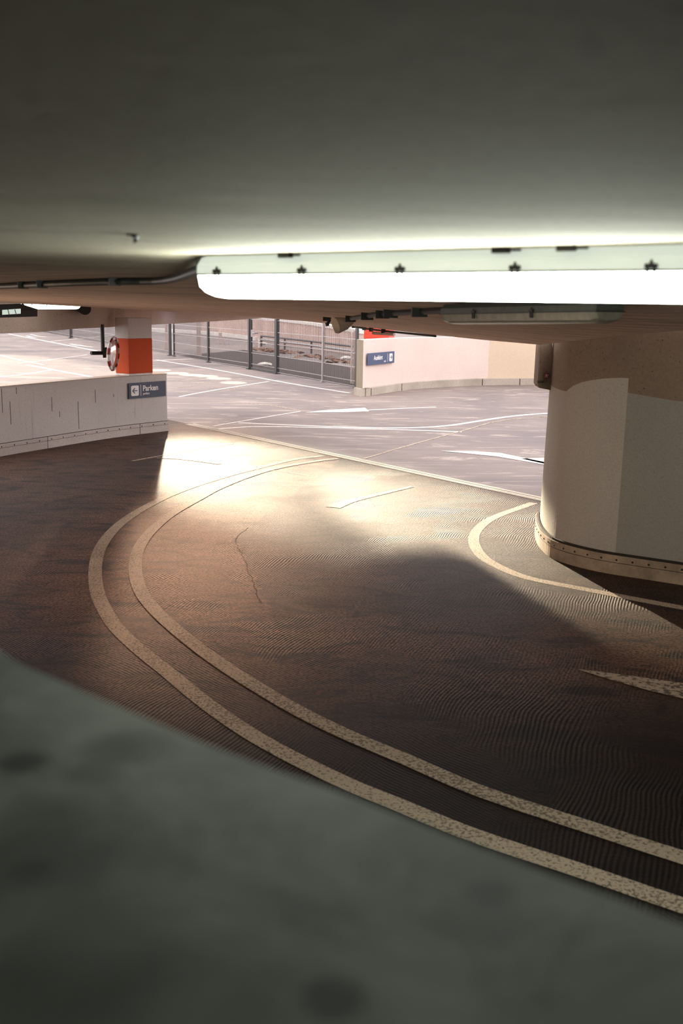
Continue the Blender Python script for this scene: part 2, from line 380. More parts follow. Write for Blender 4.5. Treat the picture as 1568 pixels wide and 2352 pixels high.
flat([(1328, 1539), (1380, 1545), (1470, 1557), (1640, 1582), (1850, 1618), (1850, 1690), (1640, 1622), (1500, 1590), (1400, 1562)], M['paint_old'], 'worn tapering arrow tip on the dark ramp at the right edge')
line([(20, 767), (222, 806)], 0.2, M['paint_far'], 'long bright parking line under the beam at far left')
line([(118, 784), (262, 770)], 0.16, M['paint_far'], 'parking line crossing toward the foot of the far fence')
line([(62, 838), (213, 866)], 0.18, M['paint_far'], 'thick parking line ending behind the left parapet top')
line([(0, 866), (60, 859), (118, 850)], 0.12, M['paint_far'], 'pale line just above the left parapet top edge')
line([(40, 835), (110, 827), (200, 815)], 0.08, M['paint_far'], 'thin pale line between the two thick parking lines')
line([(352, 829), (400, 826), (445, 824)], 0.14, M['paint_far'], 'short pale line on the deck right of the orange column')
line([(360, 856), (440, 850), (480, 845)], 0.09, M['paint_old'], 'short worn line beside the small sunlit patches')
line([(0, 816), (40, 826), (100, 838)], 0.12, M['paint_far'], 'faint parking line at the far left frame edge')
for k, (a, b, w) in enumerate([((62, 771), (82, 775), .5), ((70, 768), (105, 774), .35), ((163, 790), (188, 794), .5), ((180, 792), (212, 797), .4)]):
    line([a, ((a[0] + b[0]) / 2, (a[1] + b[1]) / 2 + 1), b], w * 0.5, M['paint_far'], None, 'painted_symbol')
    tag(bpy.context.scene.collection.objects[-1], ['small worn bay symbol farthest left beside the long parking line', 'second worn bay symbol just above the long parking line', 'worn bay symbol below the first thin fence post', 'worn bay symbol left of the mirror pole'][k], 'road marking')
# worn tyre-scrub marks on the deck
for k in range(14):
    px = 395 + random.random() * 130; py = 868 + random.random() * 36
    o = line([(px, py), (px + 14, py - 1.5), (px + 34 + 14 * random.random(), py - 4)], (0.03, 0.07), M['paint_old'], 'small pale scuff on the deck between joint and fence', 'floor_scuff', 'scuff', 4, 'pale scuffs on the deck')

# ------------------------------------------------------------------ ceiling: flat near slab, then sloping down to its far edge
beam_px = [(-260, 790, 12.5), (-120, 775, 14.0), (0, 766, 15.6), (86, 763, 16.7), (175, 755, 18.2), (265, 751, 20.3), (349, 746, 21.2), (478, 739, 23.5), (540, 735, 24.8), (600, 731, 26)]
top_y = [684, 685, 688, 691, 697, 702, 707, 717, 724, 729]
beam_b = [D(*p) for p in beam_px]; beam_t = [D(p[0], y, p[2]) for p, y in zip(beam_px, top_y)]
edge_px = [(651, 734, 23), (700, 738, 20), (750, 743, 17.6), (850, 753, 15.5), (1005, 770, 13.3), (1112, 781, 12.2), (1240, 792, 11.2)]
edge = [D(*p) for p in edge_px]
core_t = [D(1269, 779, 10.75), D(1300, 762, 10.35), D(1345, 747, 10.05), D(1428, 731, 9.75), D(1568, 712, 9.35), D(1800, 690, 9.05), V((8, 8.8, 2.6))]
zc = 2.628
far = [V((-13, 12.5, 2.62))] + beam_t + edge + core_t
NP = [V((-12, 3.6, zc)), V((-8, 3.6, zc)), V((-5, 3.5, zc)), V((-2.6, 3.4, zc)), V((-0.6, 3.3, zc)), V((0.3, 2.9, zc)), V((1.0, 2.6, zc)), V((1.8, 2.5, zc)), V((3.2, 2.5, zc)), V((5, 2.5, zc)), V((8, 2.5, zc))]
def resample(P, n):
    L = [0]
    for a, b in zip(P, P[1:]): L.append(L[-1] + (b - a).length)
    out = []
    for i in range(n):
        s = L[-1] * i / (n - 1); k = max(j for j in range(len(L) - 1) if L[j] <= s + 1e-9)
        out.append(P[k].lerp(P[k + 1], min(1, (s - L[k]) / (L[k + 1] - L[k]))))
    return out
# keep far vertices exact: near point of each far vertex by angle fraction
nf = len(far); near = resample(NP, nf)
bm = bmesh.new(); K = 8; rows = []
for a, b in zip(near, far):
    rows.append([bm.verts.new(V((a.x, -5, zc)))] + [bm.verts.new(a.lerp(b, k / K)) for k in range(K + 1)])
for A, B in zip(rows, rows[1:]):
    for k in range(K + 1): bm.faces.new((A[k], B[k], B[k + 1], A[k + 1]))
bvh = BVHTree.FromBMesh(bm)
def CE(px, py, drop=0.0):          # the point of the ceiling seen at this place of the photo
    d = ray(px, py); h = bvh.ray_cast(EYE, d)
    p = h[0] if h[0] is not None else D(px, py, 9.5)
    return p - V((0, 0, drop))
r = bmesh.ops.extrude_face_region(bm, geom=bm.faces[:])
for v in r['geom']:
    if isinstance(v, bmesh.types.BMVert): v.co.z += 0.32
ceiling = struct(obj('ceiling', bm, M['ceil']))
# downstand beam
bm = bmesh.new(); rows = []
for b, t in zip(beam_b, beam_t):
    o = V((-0.25, 0.32, 0)) * 0.9
    rows.append([bm.verts.new(b), bm.verts.new(V((t.x, t.y, t.z + 0.1))), bm.verts.new(V((t.x + o.x, t.y + o.y, t.z + 0.1))), bm.verts.new(b + o)])
for A, B in zip(rows, rows[1:]):
    for k in range(4): bm.faces.new((A[k], A[(k + 1) % 4], B[(k + 1) % 4], B[k]))
bm.faces.new(rows[0][::-1]); bm.faces.new(rows[-1])
struct(obj('ceiling_beam', bm, M['beam']))

# ------------------------------------------------------------------ left parapet with boarded foot, and its near stretch under the camera
lw = [(387, 990), (319, 998), (239, 1009), (159, 1022), (112, 1030), (64, 1038), (0, 1049), (-90, 1067), (-200, 1092)]
lp = [G(*p) for p in lw]; ctr = V((6.26, 11.42, 0))
a_last = math.atan2(lp[-1].y - ctr.y, lp[-1].x - ctr.x) % (2 * math.pi)
lp = smooth_pts(catmull(lp, 4), 3)
LN = normals2(lp)
if LN[0].x < 0: LN = [-n for n in LN]
b_in = 0.03
bm = wallstrip([p - n * b_in for p, n in zip(lp, LN)], LN, 0.3, 0, 1.115)
wl = struct(obj('wall_left', bm, M['wall']))
bm = wallstrip([p - n * b_in for p, n in zip(lp, LN)], LN, 0.0, 0.0, 0.2, off=b_in)
bl = struct(obj('baseboard_left', bm, M['board'], bevel=0.006))
cap = wallstrip([p - n * b_in for p, n in zip(lp, LN)], LN, 0.3, 1.115, 1.13, off=0.008)
obj('coping', cap, M['beam'], wl)
bm = wallstrip([p - n * 0.0 for p, n in zip(lp, LN)], LN, 0.0, 0.132, 0.137, off=0.0015); obj('board_seam', bm, M['crack'], bl)
bm = wallstrip([p - n * b_in for p, n in zip(lp, LN)], LN, 0.0, 0.2, 0.207, off=b_in * 0.6); obj('board_seam', bm, M['crack'], bl)
for (p, d) in at_len(lp, 0.30, 0.1)[:40]:
    n = V((d.y, -d.x, 0)); n = n if n.x > 0 else -n
    bm = bmesh.new(); stud(bm, V((p.x, p.y, 0.155)) + n * 0.001, n, 0.013); obj('bolt', bm, M['crack'], bl)
for s in (0.75, 3.2):
    (p, d) = at_len(lp, 100, s)[0]; n = V((d.y, -d.x, 0)); n = n if n.x > 0 else -n
    bm = bmesh.new(); obox(bm, V((p.x, p.y, 0.1)), d * 0.004, n * 0.003, V((0, 0, 0.1))); obj('board_joint', bm, M['crack'], bl)
# hairline drips on the wall face
for (px, y0, y1) in ((6, 893, 948), (24, 922, 975), (120, 912, 945), (180, 922, 985), (220, 895, 925), (262, 905, 912), (40, 890, 905), (137, 945, 958)):
    best = None
    dr = ray(px, 950)
    for a, b in zip(lp, lp[1:]):
        # intersect ray with vertical wall panel
        n = V(((b - a).y, -(b - a).x, 0)).normalized(); n = n if n.x > 0 else -n
        a2 = a - n * b_in; den = dr.dot(n)
        if abs(den) < 1e-6: continue
        t = (a2 - EYE).dot(n) / den; q = EYE + dr * t
        u = (q - a2).dot((b - a).normalized())
        if t > 0 and -0.01 <= u <= (b - a).length + 0.01: best = (q, n, (b - a).normalized()); break
    if best:
        q, n, d = best
        def zz(py):
            r_ = ray(px, py); return (EYE + r_ * (q.y / r_.y)).z
        za, zb = zz(y1), zz(y0)
        bm = bmesh.new(); obox(bm, V((q.x, q.y, (za + zb) / 2)) + n * 0.001, d * 0.006, n * 0.001, V((0, 0, (zb - za) / 2)))
        obj('drip_stain', bm, M['shade'], wl)

# near parapet: a broad coping close under the camera
ZP = 2.15
pe = [(0, 1509), (100, 1547), (200, 1592), (350, 1656), (500, 1719), (650, 1775), (800, 1826), (950, 1886), (1100, 1945), (1250, 2003), (1400, 2058), (1568, 2124)]
pp = [G(*p, z=ZP) for p in pe]
d0 = (pp[0] - pp[1]).normalized(); d1 = (pp[-1] - pp[-2]).normalized()
pp = [V((-9.2, 6.0, ZP)), V((-6.5, 3.9, ZP)), V((-3.2, 2.3, ZP)), pp[0] + d0 * 0.5] + pp + [pp[-1] + d1 * 0.6, pp[-1] + d1 * 2 + V((0, -0.3, 0)), pp[-1] + d1 * 6 + V((0, -1.6, 0))]
pp = smooth_pts(catmull(pp, 5), 3)
PN = normals2(pp); PN = [n if n.y > 0 else -n for n in PN]
def sp(px, py, r, k): return (tuple(G(px, py, z=ZP)), r, k)
M['parapet'] = stained('near_parapet', srgb(138, 142, 136), [sp(50, 1752, 0.028, 0.9), sp(765, 2292, 0.024, 0.85), sp(1125, 2050, 0.02, 0.5), sp(70, 1998, 0.02, 0.4), sp(310, 1715, 0.05, 0.45), sp(250, 1720, 0.04, 0.3), sp(215, 1775, 0.03, 0.3), sp(90, 1930, 0.09, 0.35), sp(180, 2200, 0.09, 0.5), sp(420, 2290, 0.07, 0.4), sp(700, 2330, 0.06, 0.35), sp(30, 2330, 0.08, 0.4)])
bm = wallstrip(pp, [V((0.5, 0.85, 0))] * len(pp), 1.0, 0, ZP)
o = struct(obj('wall_near', bm, M['parapet']))

# ------------------------------------------------------------------ round core wall at right
cb = [(1262, 1135), (1234, 1200), (1229, 1240), (1249, 1271), (1285, 1291), (1368, 1313), (1458, 1328), (1568, 1345)]
cp0 = [V((4.6, 13.0, 0)), V((3.5, 12.8, 0)), V((2.75, 12.1, 0)), G(1236, 1206)] + [G(*p) for p in cb[2:]] + [G(1700, 1366), V((5.6, 8.75, 0)), V((9.0, 8.6, 0))]
cp = smooth_pts(catmull(cp0, 7), 4)
CN = normals2(cp); mid = len(CN) // 2
if CN[mid].y > 0: CN = [-n for n in CN]
off = 0.045
face = [p - n * off for p, n in zip(cp, CN)]
def core_h(p):        # ceiling height over the core outline
    h = bvh.find_nearest(V((p.x, p.y, 2.4)))
    hit = bvh.ray_cast(V((p.x, p.y, 0.5)), V((0, 0, 1)))
    return (hit[0].z if hit[0] else h[0].z) + 0.06
top = [core_h(p - n * 0.03) for p, n in zip(face, CN)]
def arc_split(px):     # first index of face right of this photo column
    for i, p in enumerate(face):
        v = V((p.x, p.y, 1.5)) - EYE
        u = 784 + F_PX * v.dot(RT) / v.dot(FW)
        if i > len(face) * 0.35 and u > px: return i
    return len(face) - 1
i1 = arc_split(1428)
def zone(i):
    if i < i1:
        f = max(0, min(1, (i1 - i) / 14)); return 1.87 - 0.18 * f * f
    return 1.735 - 0.05 * min(1, (i - i1) / 8)
bm = bmesh.new(); lean = 0.05
def cv(i, z, p=face): n = CN[i]; k = lean * z / 2.3; return (p[i].x - n.x * k, p[i].y - n.y * k, z)
for i in range(len(face) - 1):
    z1 = zone(i if i >= i1 else i); z2 = zone(i + 1) if (i + 1 < i1 or i >= i1) else zone(i)
    def quad(za, zb, zc_, zd, mi):
        f = bm.faces.new([bm.verts.new(cv(i, za)), bm.verts.new(cv(i + 1, zb)), bm.verts.new(cv(i + 1, zc_)), bm.verts.new(cv(i, zd))]); f.material_index = mi
    quad(0, 0, z2, z1, 0 if i < i1 else 1)
    quad(z1, z2, top[i + 1], top[i], 2)
# back body so the core is solid
bmesh.ops.remove_doubles(bm, verts=bm.verts[:], dist=0.0005)
a = [bm.verts.new((face[0].x, face[0].y, 0)), bm.verts.new((9, 13.5, 0)), bm.verts.new((9, 13.5, 2.6)), bm.verts.new((face[0].x, face[0].y, 2.2))]
bm.faces.new(a).material_index = 2
wc = obj('wall_right', bm, [M['core_paint'], M['core_dark'], M['core_raw']]); struct(wc)
for f in wc.data.polygons: f.use_smooth = False
bm = wallstrip(cp, CN, 0.04, 0, 0.19); bc = struct(obj('baseboard_right', bm, M['board_dirty'], bevel=0.006))
bm = wallstrip(cp, CN, 0.0, 0.118, 0.123, off=0.0015); obj('board_seam', bm, M['crack'], bc)
bm = wallstrip(cp, CN, 0.04, 0.185, 0.21, off=-0.018); obj('top_lip', bm, M['crack'], bc)
for (p, d) in at_len(cp, 0.155, 1.2)[:60]:
    n = V((d.y, -d.x, 0)); n = n if n.dot(V((-0.4, -1, 0))) > 0 else -n
    if p.x > 5: break
    bm = bmesh.new(); stud(bm, V((p.x, p.y, 0.148)) + n * 0.001, n, 0.011); obj('bolt', bm, M['crack'], bc)

# hanging panel beside the core wall, with a sticker and a scribble
pa = [D(1262, 780, 11.3), D(1240, 790, 11.2), D(1234, 884, 11.2), D(1238, 891, 11.2), D(1262, 897, 11.25)]
bm = bmesh.new(); fr = [bm.verts.new(p + V((0.03 if i in (0, 4) else 0, 0, 0))) for i, p in enumerate(pa)]
fr2 = [bm.verts.new(v.co + V((0.02, 0.35, 0))) for v in fr]
bm.faces.new(fr); bm.faces.new(fr2[::-1])
for i in range(5): bm.faces.new((fr[i], fr[(i + 1) % 5], fr2[(i + 1) % 5], fr2[i]))
tag(obj('hanging_panel', bm, M['core_raw']), 'narrow concrete panel hanging down beside the core wall edge', 'panel')
sc = D(1254.5, 863, 11.19)
st = thing('round_sticker', 'small round dark red sticker stuck on the hanging concrete panel', 'sticker', sc)
bm = bmesh.new(); tube(bm, [sc, sc + V((0, -0.004, 0))], 0.036, 20); obj('sticker_disc', bm, plain('sticker_red', srgb(96, 44, 40), 0.6), st)
bm = bmesh.new()
for a_, l_ in ((0.4, 0.026), (1.7, 0.024), (2.6, 0.02), (3.9, 0.026), (5.2, 0.022)):
    c0 = sc + V((0, -0.006, 0)); e = c0 + V((math.cos(a_), 0, math.sin(a_))) * l_; tube(bm, [c0, e], 0.0045, 6)
obj('sticker_emblem', bm, plain('sticker_pale', srgb(168, 140, 128), 0.6), st)
g0 = D(1241.5, 877, 11.2)
bm = bmesh.new(); zg = [(-.035, .012), (-.028, -.014), (-.018, .014), (-.01, -.016), (0, .016), (.008, -.014), (.018, .016), (.024, -.012), (.034, .012)]
tube(bm, [g0 + V((x, -0.004, z)) for x, z in zg], 0.004, 6); tube(bm, [g0 + V((-.036, -.004, -.003)), g0 + V((.036, -.004, -.001))], 0.004, 6)
tag(obj('graffiti_tag', bm, M['black']), 'tiny dark zigzag scribble at the panel lower corner', 'graffiti')

# ------------------------------------------------------------------ exit wall behind (curved parapet with sign)
ew = [G(832, 911), G(917, 897), G(1015, 889), G(1104, 885), G(1192, 884), G(1259, 885), G(1420, 893), G(1600, 905)]
ep = smooth_pts(catmull(ew, 6), 2); EN = normals2(ep); EN = [n if n.y < 0 else -n for n in EN]
hz = (EYE + ray(835, 781) * (ep[0].y / ray(835, 781).y)).z
bm = bmesh.new()
for i in range(len(ep) - 1):
    for za, zb in ((0, hz),):
        f = bm.faces.new([bm.verts.new((ep[i].x, ep[i].y, za)), bm.verts.new((ep[i + 1].x, ep[i + 1].y, za)), bm.verts.new((ep[i + 1].x, ep[i + 1].y, zb)), bm.verts.new((ep[i].x, ep[i].y, zb))])
        v = V((ep[i].x, ep[i].y, 1)) - EYE; u = 784 + F_PX * v.dot(RT) / v.dot(FW)
        f.material_index = 1 if u > 1112 else 0
eb = [p - n * 0.3 for p, n in zip(ep, EN)]
eb[0] = D(817, 900, ep[0].y + 0.55); eb[0].z = 0
for i in range(len(ep) - 1):
    f = bm.faces.new([bm.verts.new((ep[i].x, ep[i].y, hz)), bm.verts.new((ep[i + 1].x, ep[i + 1].y, hz)), bm.verts.new((eb[i + 1].x, eb[i + 1].y, hz)), bm.verts.new((eb[i].x, eb[i].y, hz))]); f.material_index = 2
    f = bm.faces.new([bm.verts.new((eb[i].x, eb[i].y, 0)), bm.verts.new((eb[i + 1].x, eb[i + 1].y, 0)), bm.verts.new((eb[i + 1].x, eb[i + 1].y, hz)), bm.verts.new((eb[i].x, eb[i].y, hz))]); f.material_index = 0
f = bm.faces.new([bm.verts.new((ep[0].x, ep[0].y, 0)), bm.verts.new((ep[0].x, ep[0].y, hz)), bm.verts.new((eb[0].x, eb[0].y, hz)), bm.verts.new((eb[0].x, eb[0].y, 0))]); f.material_index = 3
bmesh.ops.remove_doubles(bm, verts=bm.verts[:], dist=0.0005)
we = struct(obj('wall_back', bm, [M['wall_pink'], M['wall_cream'], M['cloth_white'], M['wall_end']]))
pts = [eb[0] - V((0.06, 0, 0))] + [ep[0] + V((-0.05, -0.08, 0))] + ep[1:]
bm = bmesh.new(); rows = []
inn = [eb[0] + V((0.1, 0, 0)), ep[0] + V((0.1, 0.1, 0))] + [p - n * 0.05 for p, n in zip(ep[1:], EN[1:])]
outp = [pts[0], pts[1]] + [p + n * 0.07 for p, n in zip(ep[1:], EN[1:])]
for a_, b_ in zip(outp, inn): rows.append([bm.verts.new((a_.x, a_.y, 0)), bm.verts.new((a_.x, a_.y, 0.21)), bm.verts.new((b_.x, b_.y, 0.24)), bm.verts.new((b_.x, b_.y, 0))])
for A, B in zip(rows, rows[1:]):
    for k in range(4): bm.faces.new((A[k], A[(k + 1) % 4], B[(k + 1) % 4], B[k]))
bm.faces.new(rows[0][::-1]); bm.faces.new(rows[-1])
be = struct(obj('baseboard_back', bm, M['curb']))
for px in (851, 916, 1103, 1193):
    q = min(range(len(outp)), key=lambda i: abs(784 + F_PX * ((outp[i] - EYE).dot(RT)) / ((outp[i] - EYE).dot(FW)) - px)); q = max(q, 2)
    p = outp[q]; n = EN[q - 1]; d = V((-n.y, n.x, 0))
    bm = bmesh.new(); obox(bm, V((p.x, p.y, 0.105)) + n * 0.002, d * 0.012, n * 0.004, V((0, 0, 0.105))); obj('board_joint', bm, M['crack'], be)

# ------------------------------------------------------------------ signs
def text_mesh(body, size, mat, M4, name, parent, bold=0.0):
    cu = bpy.data.curves.new('t', 'FONT'); cu.body = body; cu.size = size; cu.offset = bold; cu.extrude = 0.001; cu.align_y = 'CENTER'
    to = bpy.data.objects.new('t', cu); C.objects.link(to)
    dg = bpy.context.evaluated_depsgraph_get(); me = bpy.data.meshes.new_from_object(to.evaluated_get(dg))
    bpy.data.objects.remove(to); me.transform(M4); me.materials.clear(); me.materials.append(mat)
    o = bpy.data.objects.new(name, me); C.objects.link(o); o.parent = parent; o.matrix_parent_inverse = parent_world(parent).inverted(); return o
def sign(name, label, p_tl, p_tr, p_bl, n, mat, layout):
    ux = (p_tr - p_tl); W = ux.length; ux.normalize(); uz = (p_tl - p_bl); Hh = uz.length; uz.normalize()
    c = (p_tr + p_bl) / 2 + n * 0.012
    t = thing(name, label, 'sign', c)
    bm = bmesh.new(); obox(bm, c, ux * W / 2, n * 0.01, uz * Hh / 2); obj('sign_panel', bm, mat, t, bevel=0.003)
    o = p_bl + n * 0.024
    def at(u, v): return o + ux * (u * W) + uz * (v * Hh)
    def M4(u, v): return Matrix.Translation(at(u, v)) @ Matrix((ux, uz, n)).transposed().to_4x4()
    for k in layout:
        if k[0] == 'text': text_mesh(k[1], k[2] * Hh, M['white'], M4(k[3], k[4]), 'lettering', t, k[5])
        if k[0] == 'bar':
            bm = bmesh.new(); obox(bm, at(k[1], 0.5), ux * 0.006, n * 0.002, uz * Hh * k[2]); obj('divider', bm, M['white'], t)
        if k[0] == 'icon':
            s = 0.33 * Hh; cc = at(k[1], 0.5); bm = bmesh.new(); poly = []
            for q in range(4):
                for j in range(5):
                    an = math.pi / 2 * (q + j / 4); ox, oz = [(1, 1), (-1, 1), (-1, -1), (1, -1)][q]
                    poly.append(cc + ux * (ox * s * 0.72 + math.cos(an) * s * 0.28) + uz * (oz * s * 0.72 + math.sin(an) * s * 0.28))
            f0 = [bm.verts.new(p - n * 0.002) for p in poly]; f1 = [bm.verts.new(p + n * 0.002) for p in poly]
            bm.faces.new(f0[::-1]); bm.faces.new(f1)
            for i in range(len(f0)): bm.faces.new((f0[i], f0[(i + 1) % len(f0)], f1[(i + 1) % len(f0)], f1[i]))
            ic = obj('arrow_tile', bm, M['white'], t)
            dr_ = k[2]; bm = bmesh.new(); cc2 = cc + n * 0.005
            tip = cc2 + ux * dr_ * s * 0.62
            obox(bm, cc2, ux * s * 0.55, n * 0.002, uz * s * 0.085)
            for sgn in (1, -1):
                e = cc2 + ux * dr_ * s * 0.05 + uz * sgn * s * 0.5; dd = e - tip; mm_ = (e + tip) / 2
                pr = n.cross(dd.normalized()); obox(bm, mm_, dd / 2, n * 0.002, pr * s * 0.09)
            obj('arrow', bm, M['navy'], ic)
    return t
# Parken sign on the left parapet face
def wallhit(px, py, P, N, offs):
    dr = ray(px, py)
    for a, b, n in zip(P, P[1:], N):
        a2 = a - n * offs; b2 = b - n * offs; nn = V(((b2 - a2).y, -(b2 - a2).x, 0)).normalized()
        if nn.dot(n) < 0: nn = -nn
        den = dr.dot(nn)
        if abs(den) < 1e-6: continue
        t = (a2 - EYE).dot(nn) / den; q = EYE + dr * t; u = (q - a2).dot((b2 - a2).normalized())
        if t > 0 and -0.02 <= u <= (b2 - a2).length + 0.02: return q, nn
    return None
A, n1 = wallhit(293, 902, lp, LN, b_in); B, n2 = wallhit(378, 889, lp, LN, b_in)
A.z = 0; B.z = 0; dirx = (B - A).normalized(); nn = V((dirx.y, -dirx.x, 0)); nn = nn if nn.y < 0 else -nn
def zat(px, py, p): r_ = ray(px, py); return (EYE + r_ * (p.y / r_.y)).z
zt = (zat(293, 884, A) + zat(378, 871, B)) / 2; zb = (zat(293, 919, A) + zat(378, 906.5, B)) / 2
sgn_off = nn * 0.01
sign('parking_sign', 'dark blue Parken sign with left arrow on the left parapet', V((A.x, A.y, zt)) + sgn_off, V((B.x, B.y, zt)) + sgn_off, V((A.x, A.y, zb)) + sgn_off, nn, M['navy'],
     [('icon', 0.16, -1), ('bar', 0.315, 0.36), ('text', 'Parken', 0.5, 0.365, 0.60, 0.003), ('text', 'parking', 0.2, 0.37, 0.27, 0.001)])
A, _ = wallhit(839.5, 825, ep, EN, 0); B, _ = wallhit(901, 820, ep, EN, 0); A.z = 0; B.z = 0
dirx = (B - A).normalized(); nn = V((dirx.y, -dirx.x, 0)); nn = nn if nn.y < 0 else -nn; so = nn * 0.04
zt = (zat(839.5, 812, A) + zat(901, 806, B)) / 2; zb = (zat(839.5, 840.5, A) + zat(901, 832, B)) / 2
sign('exit_sign', 'blue Ausfahrt sign with right arrow on the pale exit wall', V((A.x, A.y, zt)) + so, V((B.x, B.y, zt)) + so, V((A.x, A.y, zb)) + so, nn, M['navy2'],
     [('icon', 0.86, 1), ('bar', 0.735, 0.36), ('text', 'Ausfahrt', 0.52, 0.22, 0.56, 0.004), ('text', 'exit', 0.24, 0.60, 0.22, 0.001)])

# ------------------------------------------------------------------ orange column
def hit_y(px, py, y): return D(px, py, y)
ca = D(297, 866, 19.75); ca.z = 0; rdir = V((0.6, 0.8, 0)); ldir = V((-0.8, 0.6, 0))
def solve(px, d):
    for i in range(1, 4000):
        p = ca + d * i * 0.0005; v = V((p.x, p.y, 1.3)) - EYE; u = 784 + F_PX * v.dot(RT) / v.dot(FW)
        if (d.x > 0 and u >= px) or (d.x < 0 and u <= px): return i * 0.0005
    return 0.5
wr = solve(350, rdir); wlft = solve(266, ldir)
cen = ca + rdir * wr / 2 + ldir * wlft / 2
col = thing('concrete_column', 'square concrete column with broad orange band standing on the left parapet', 'column', (cen.x, cen.y, 1.13))
def zc_(py): r_ = ray(297, py); return (EYE + r_ * (ca.y / r_.y)).z
zo0, zo1 = zc_(858 + 1), zc_(778)
for nm, z0, z1, mt, g in (('column_foot', 1.13, zo0, M['cloth_white'], 0), ('painted_band', zo0, zo1, M['orange'], 0.003), ('column_shaft', zo1, 2.2, M['wall'], 0)):
    bm = bmesh.new(); obox(bm, V((cen.x, cen.y, (z0 + z1) / 2)), rdir * (wr / 2 + g), ldir * (wlft / 2 + g), V((0, 0, (z1 - z0) / 2))); obj(nm, bm, mt, col, bevel=0.006)

# traffic mirror on its hanging pole
ym = 19.3
pt = D(235.5, 745, ym + 0.2); pb = D(236.5, 812, ym + 0.2)
mr_ = thing('traffic_mirror', 'round convex mirror with red and white rim beside the orange column', 'mirror', pb)
bm = bmesh.new(); tube(bm, [V((pb.x, pb.y, pt.z)), pb], 0.036, 14); obj('pole', bm, M['dark'], mr_)
arm_l = D(209, 811, ym); arm_r = D(250, 810, ym + 0.1)
bm = bmesh.new(); tube(bm, [arm_l, pb + V((0, -0.02, 0.01)), arm_r], 0.035, 14); obj('arm', bm, M['black'], mr_)
bm = bmesh.new(); obox(bm, D(244, 808, ym), V((0.05, 0.02, 0)), V((0, 0.05, 0)), V((0, 0, 0.08))); obox(bm, D(240, 814, ym), V((0.02, 0.01, 0)), V((0, 0.04, 0)), V((0, 0, 0.06))); tube(bm, [D(244, 808, ym), D(256, 810, ym)], 0.025, 8); obj('clamp', bm, M['black'], mr_)
mc = D(261.5, 813, ym); tocam = (EYE - mc).normalized(); s_, u_ = frame_of(tocam)
ang = math.radians(72)
leftv = V((-tocam.y, tocam.x, 0)).normalized()
if leftv.x > 0: leftv = -leftv
# bracket is on the left/back, so the dish looks right/front
mn = (tocam * math.cos(ang) - leftv * math.sin(ang)).normalized(); mn.z = -0.06; mn.normalize()
ms, mu = frame_of(mn)
R = 0.315
bm = bmesh.new(); NS = 48
rr_ = [(0, 0.0), (R * 0.4, -0.012), (R * 0.7, -0.035), (R * 0.83, -0.055)]
cver = bm.verts.new(mc + mn * 0.05); prev = None
for (r_, h_) in rr_[1:]:
    ring = [bm.verts.new(mc + mn * (0.05 + h_) + (ms * math.cos(2 * math.pi * k / NS) + mu * math.sin(2 * math.pi * k / NS)) * r_) for k in range(NS)]
    for k in range(NS):
        if prev is None: bm.faces.new((cver, ring[k], ring[(k + 1) % NS]))
        else: bm.faces.new((prev[k], ring[k], ring[(k + 1) % NS], prev[(k + 1) % NS]))
    prev = ring
obj('mirror_dish', bm, M['mirror'], mr_, smooth=True)
bm = bmesh.new(); prof = [(R * 0.82, 0.0), (R * 0.84, 0.022), (R * 0.97, 0.012), (R, -0.015), (R * 0.9, -0.04)]; rings = []
for (r_, h_) in prof: rings.append([bm.verts.new(mc + mn * h_ + (ms * math.cos(2 * math.pi * k / NS) + mu * math.sin(2 * math.pi * k / NS)) * r_) for k in range(NS)])
for A_, B_ in zip(rings, rings[1:]):
    for k in range(NS): bm.faces.new((A_[k], A_[(k + 1) % NS], B_[(k + 1) % NS], B_[k])).material_index = (k // 3) % 2
obj('rim', bm, [plain('rim_red', srgb(150, 50, 42), 0.5), M['white']], mr_)
bm = bmesh.new(); prev = None
for (r_, h_) in ((R * 0.9, -0.035), (R * 0.6, -0.08), (0.02, -0.1)):
    ring = [bm.verts.new(mc + mn * h_ + (ms * math.cos(2 * math.pi * k / NS) + mu * math.sin(2 * math.pi * k / NS)) * r_) for k in range(NS)]
    if prev: 
        for k in range(NS): bm.faces.new((prev[k], ring[k], ring[(k + 1) % NS], prev[(k + 1) % NS]))
    prev = ring
bm.faces.new(prev); obj('back_shell', bm, plain('mirror_shell', srgb(150, 120, 110), 0.5), mr_, smooth=True)

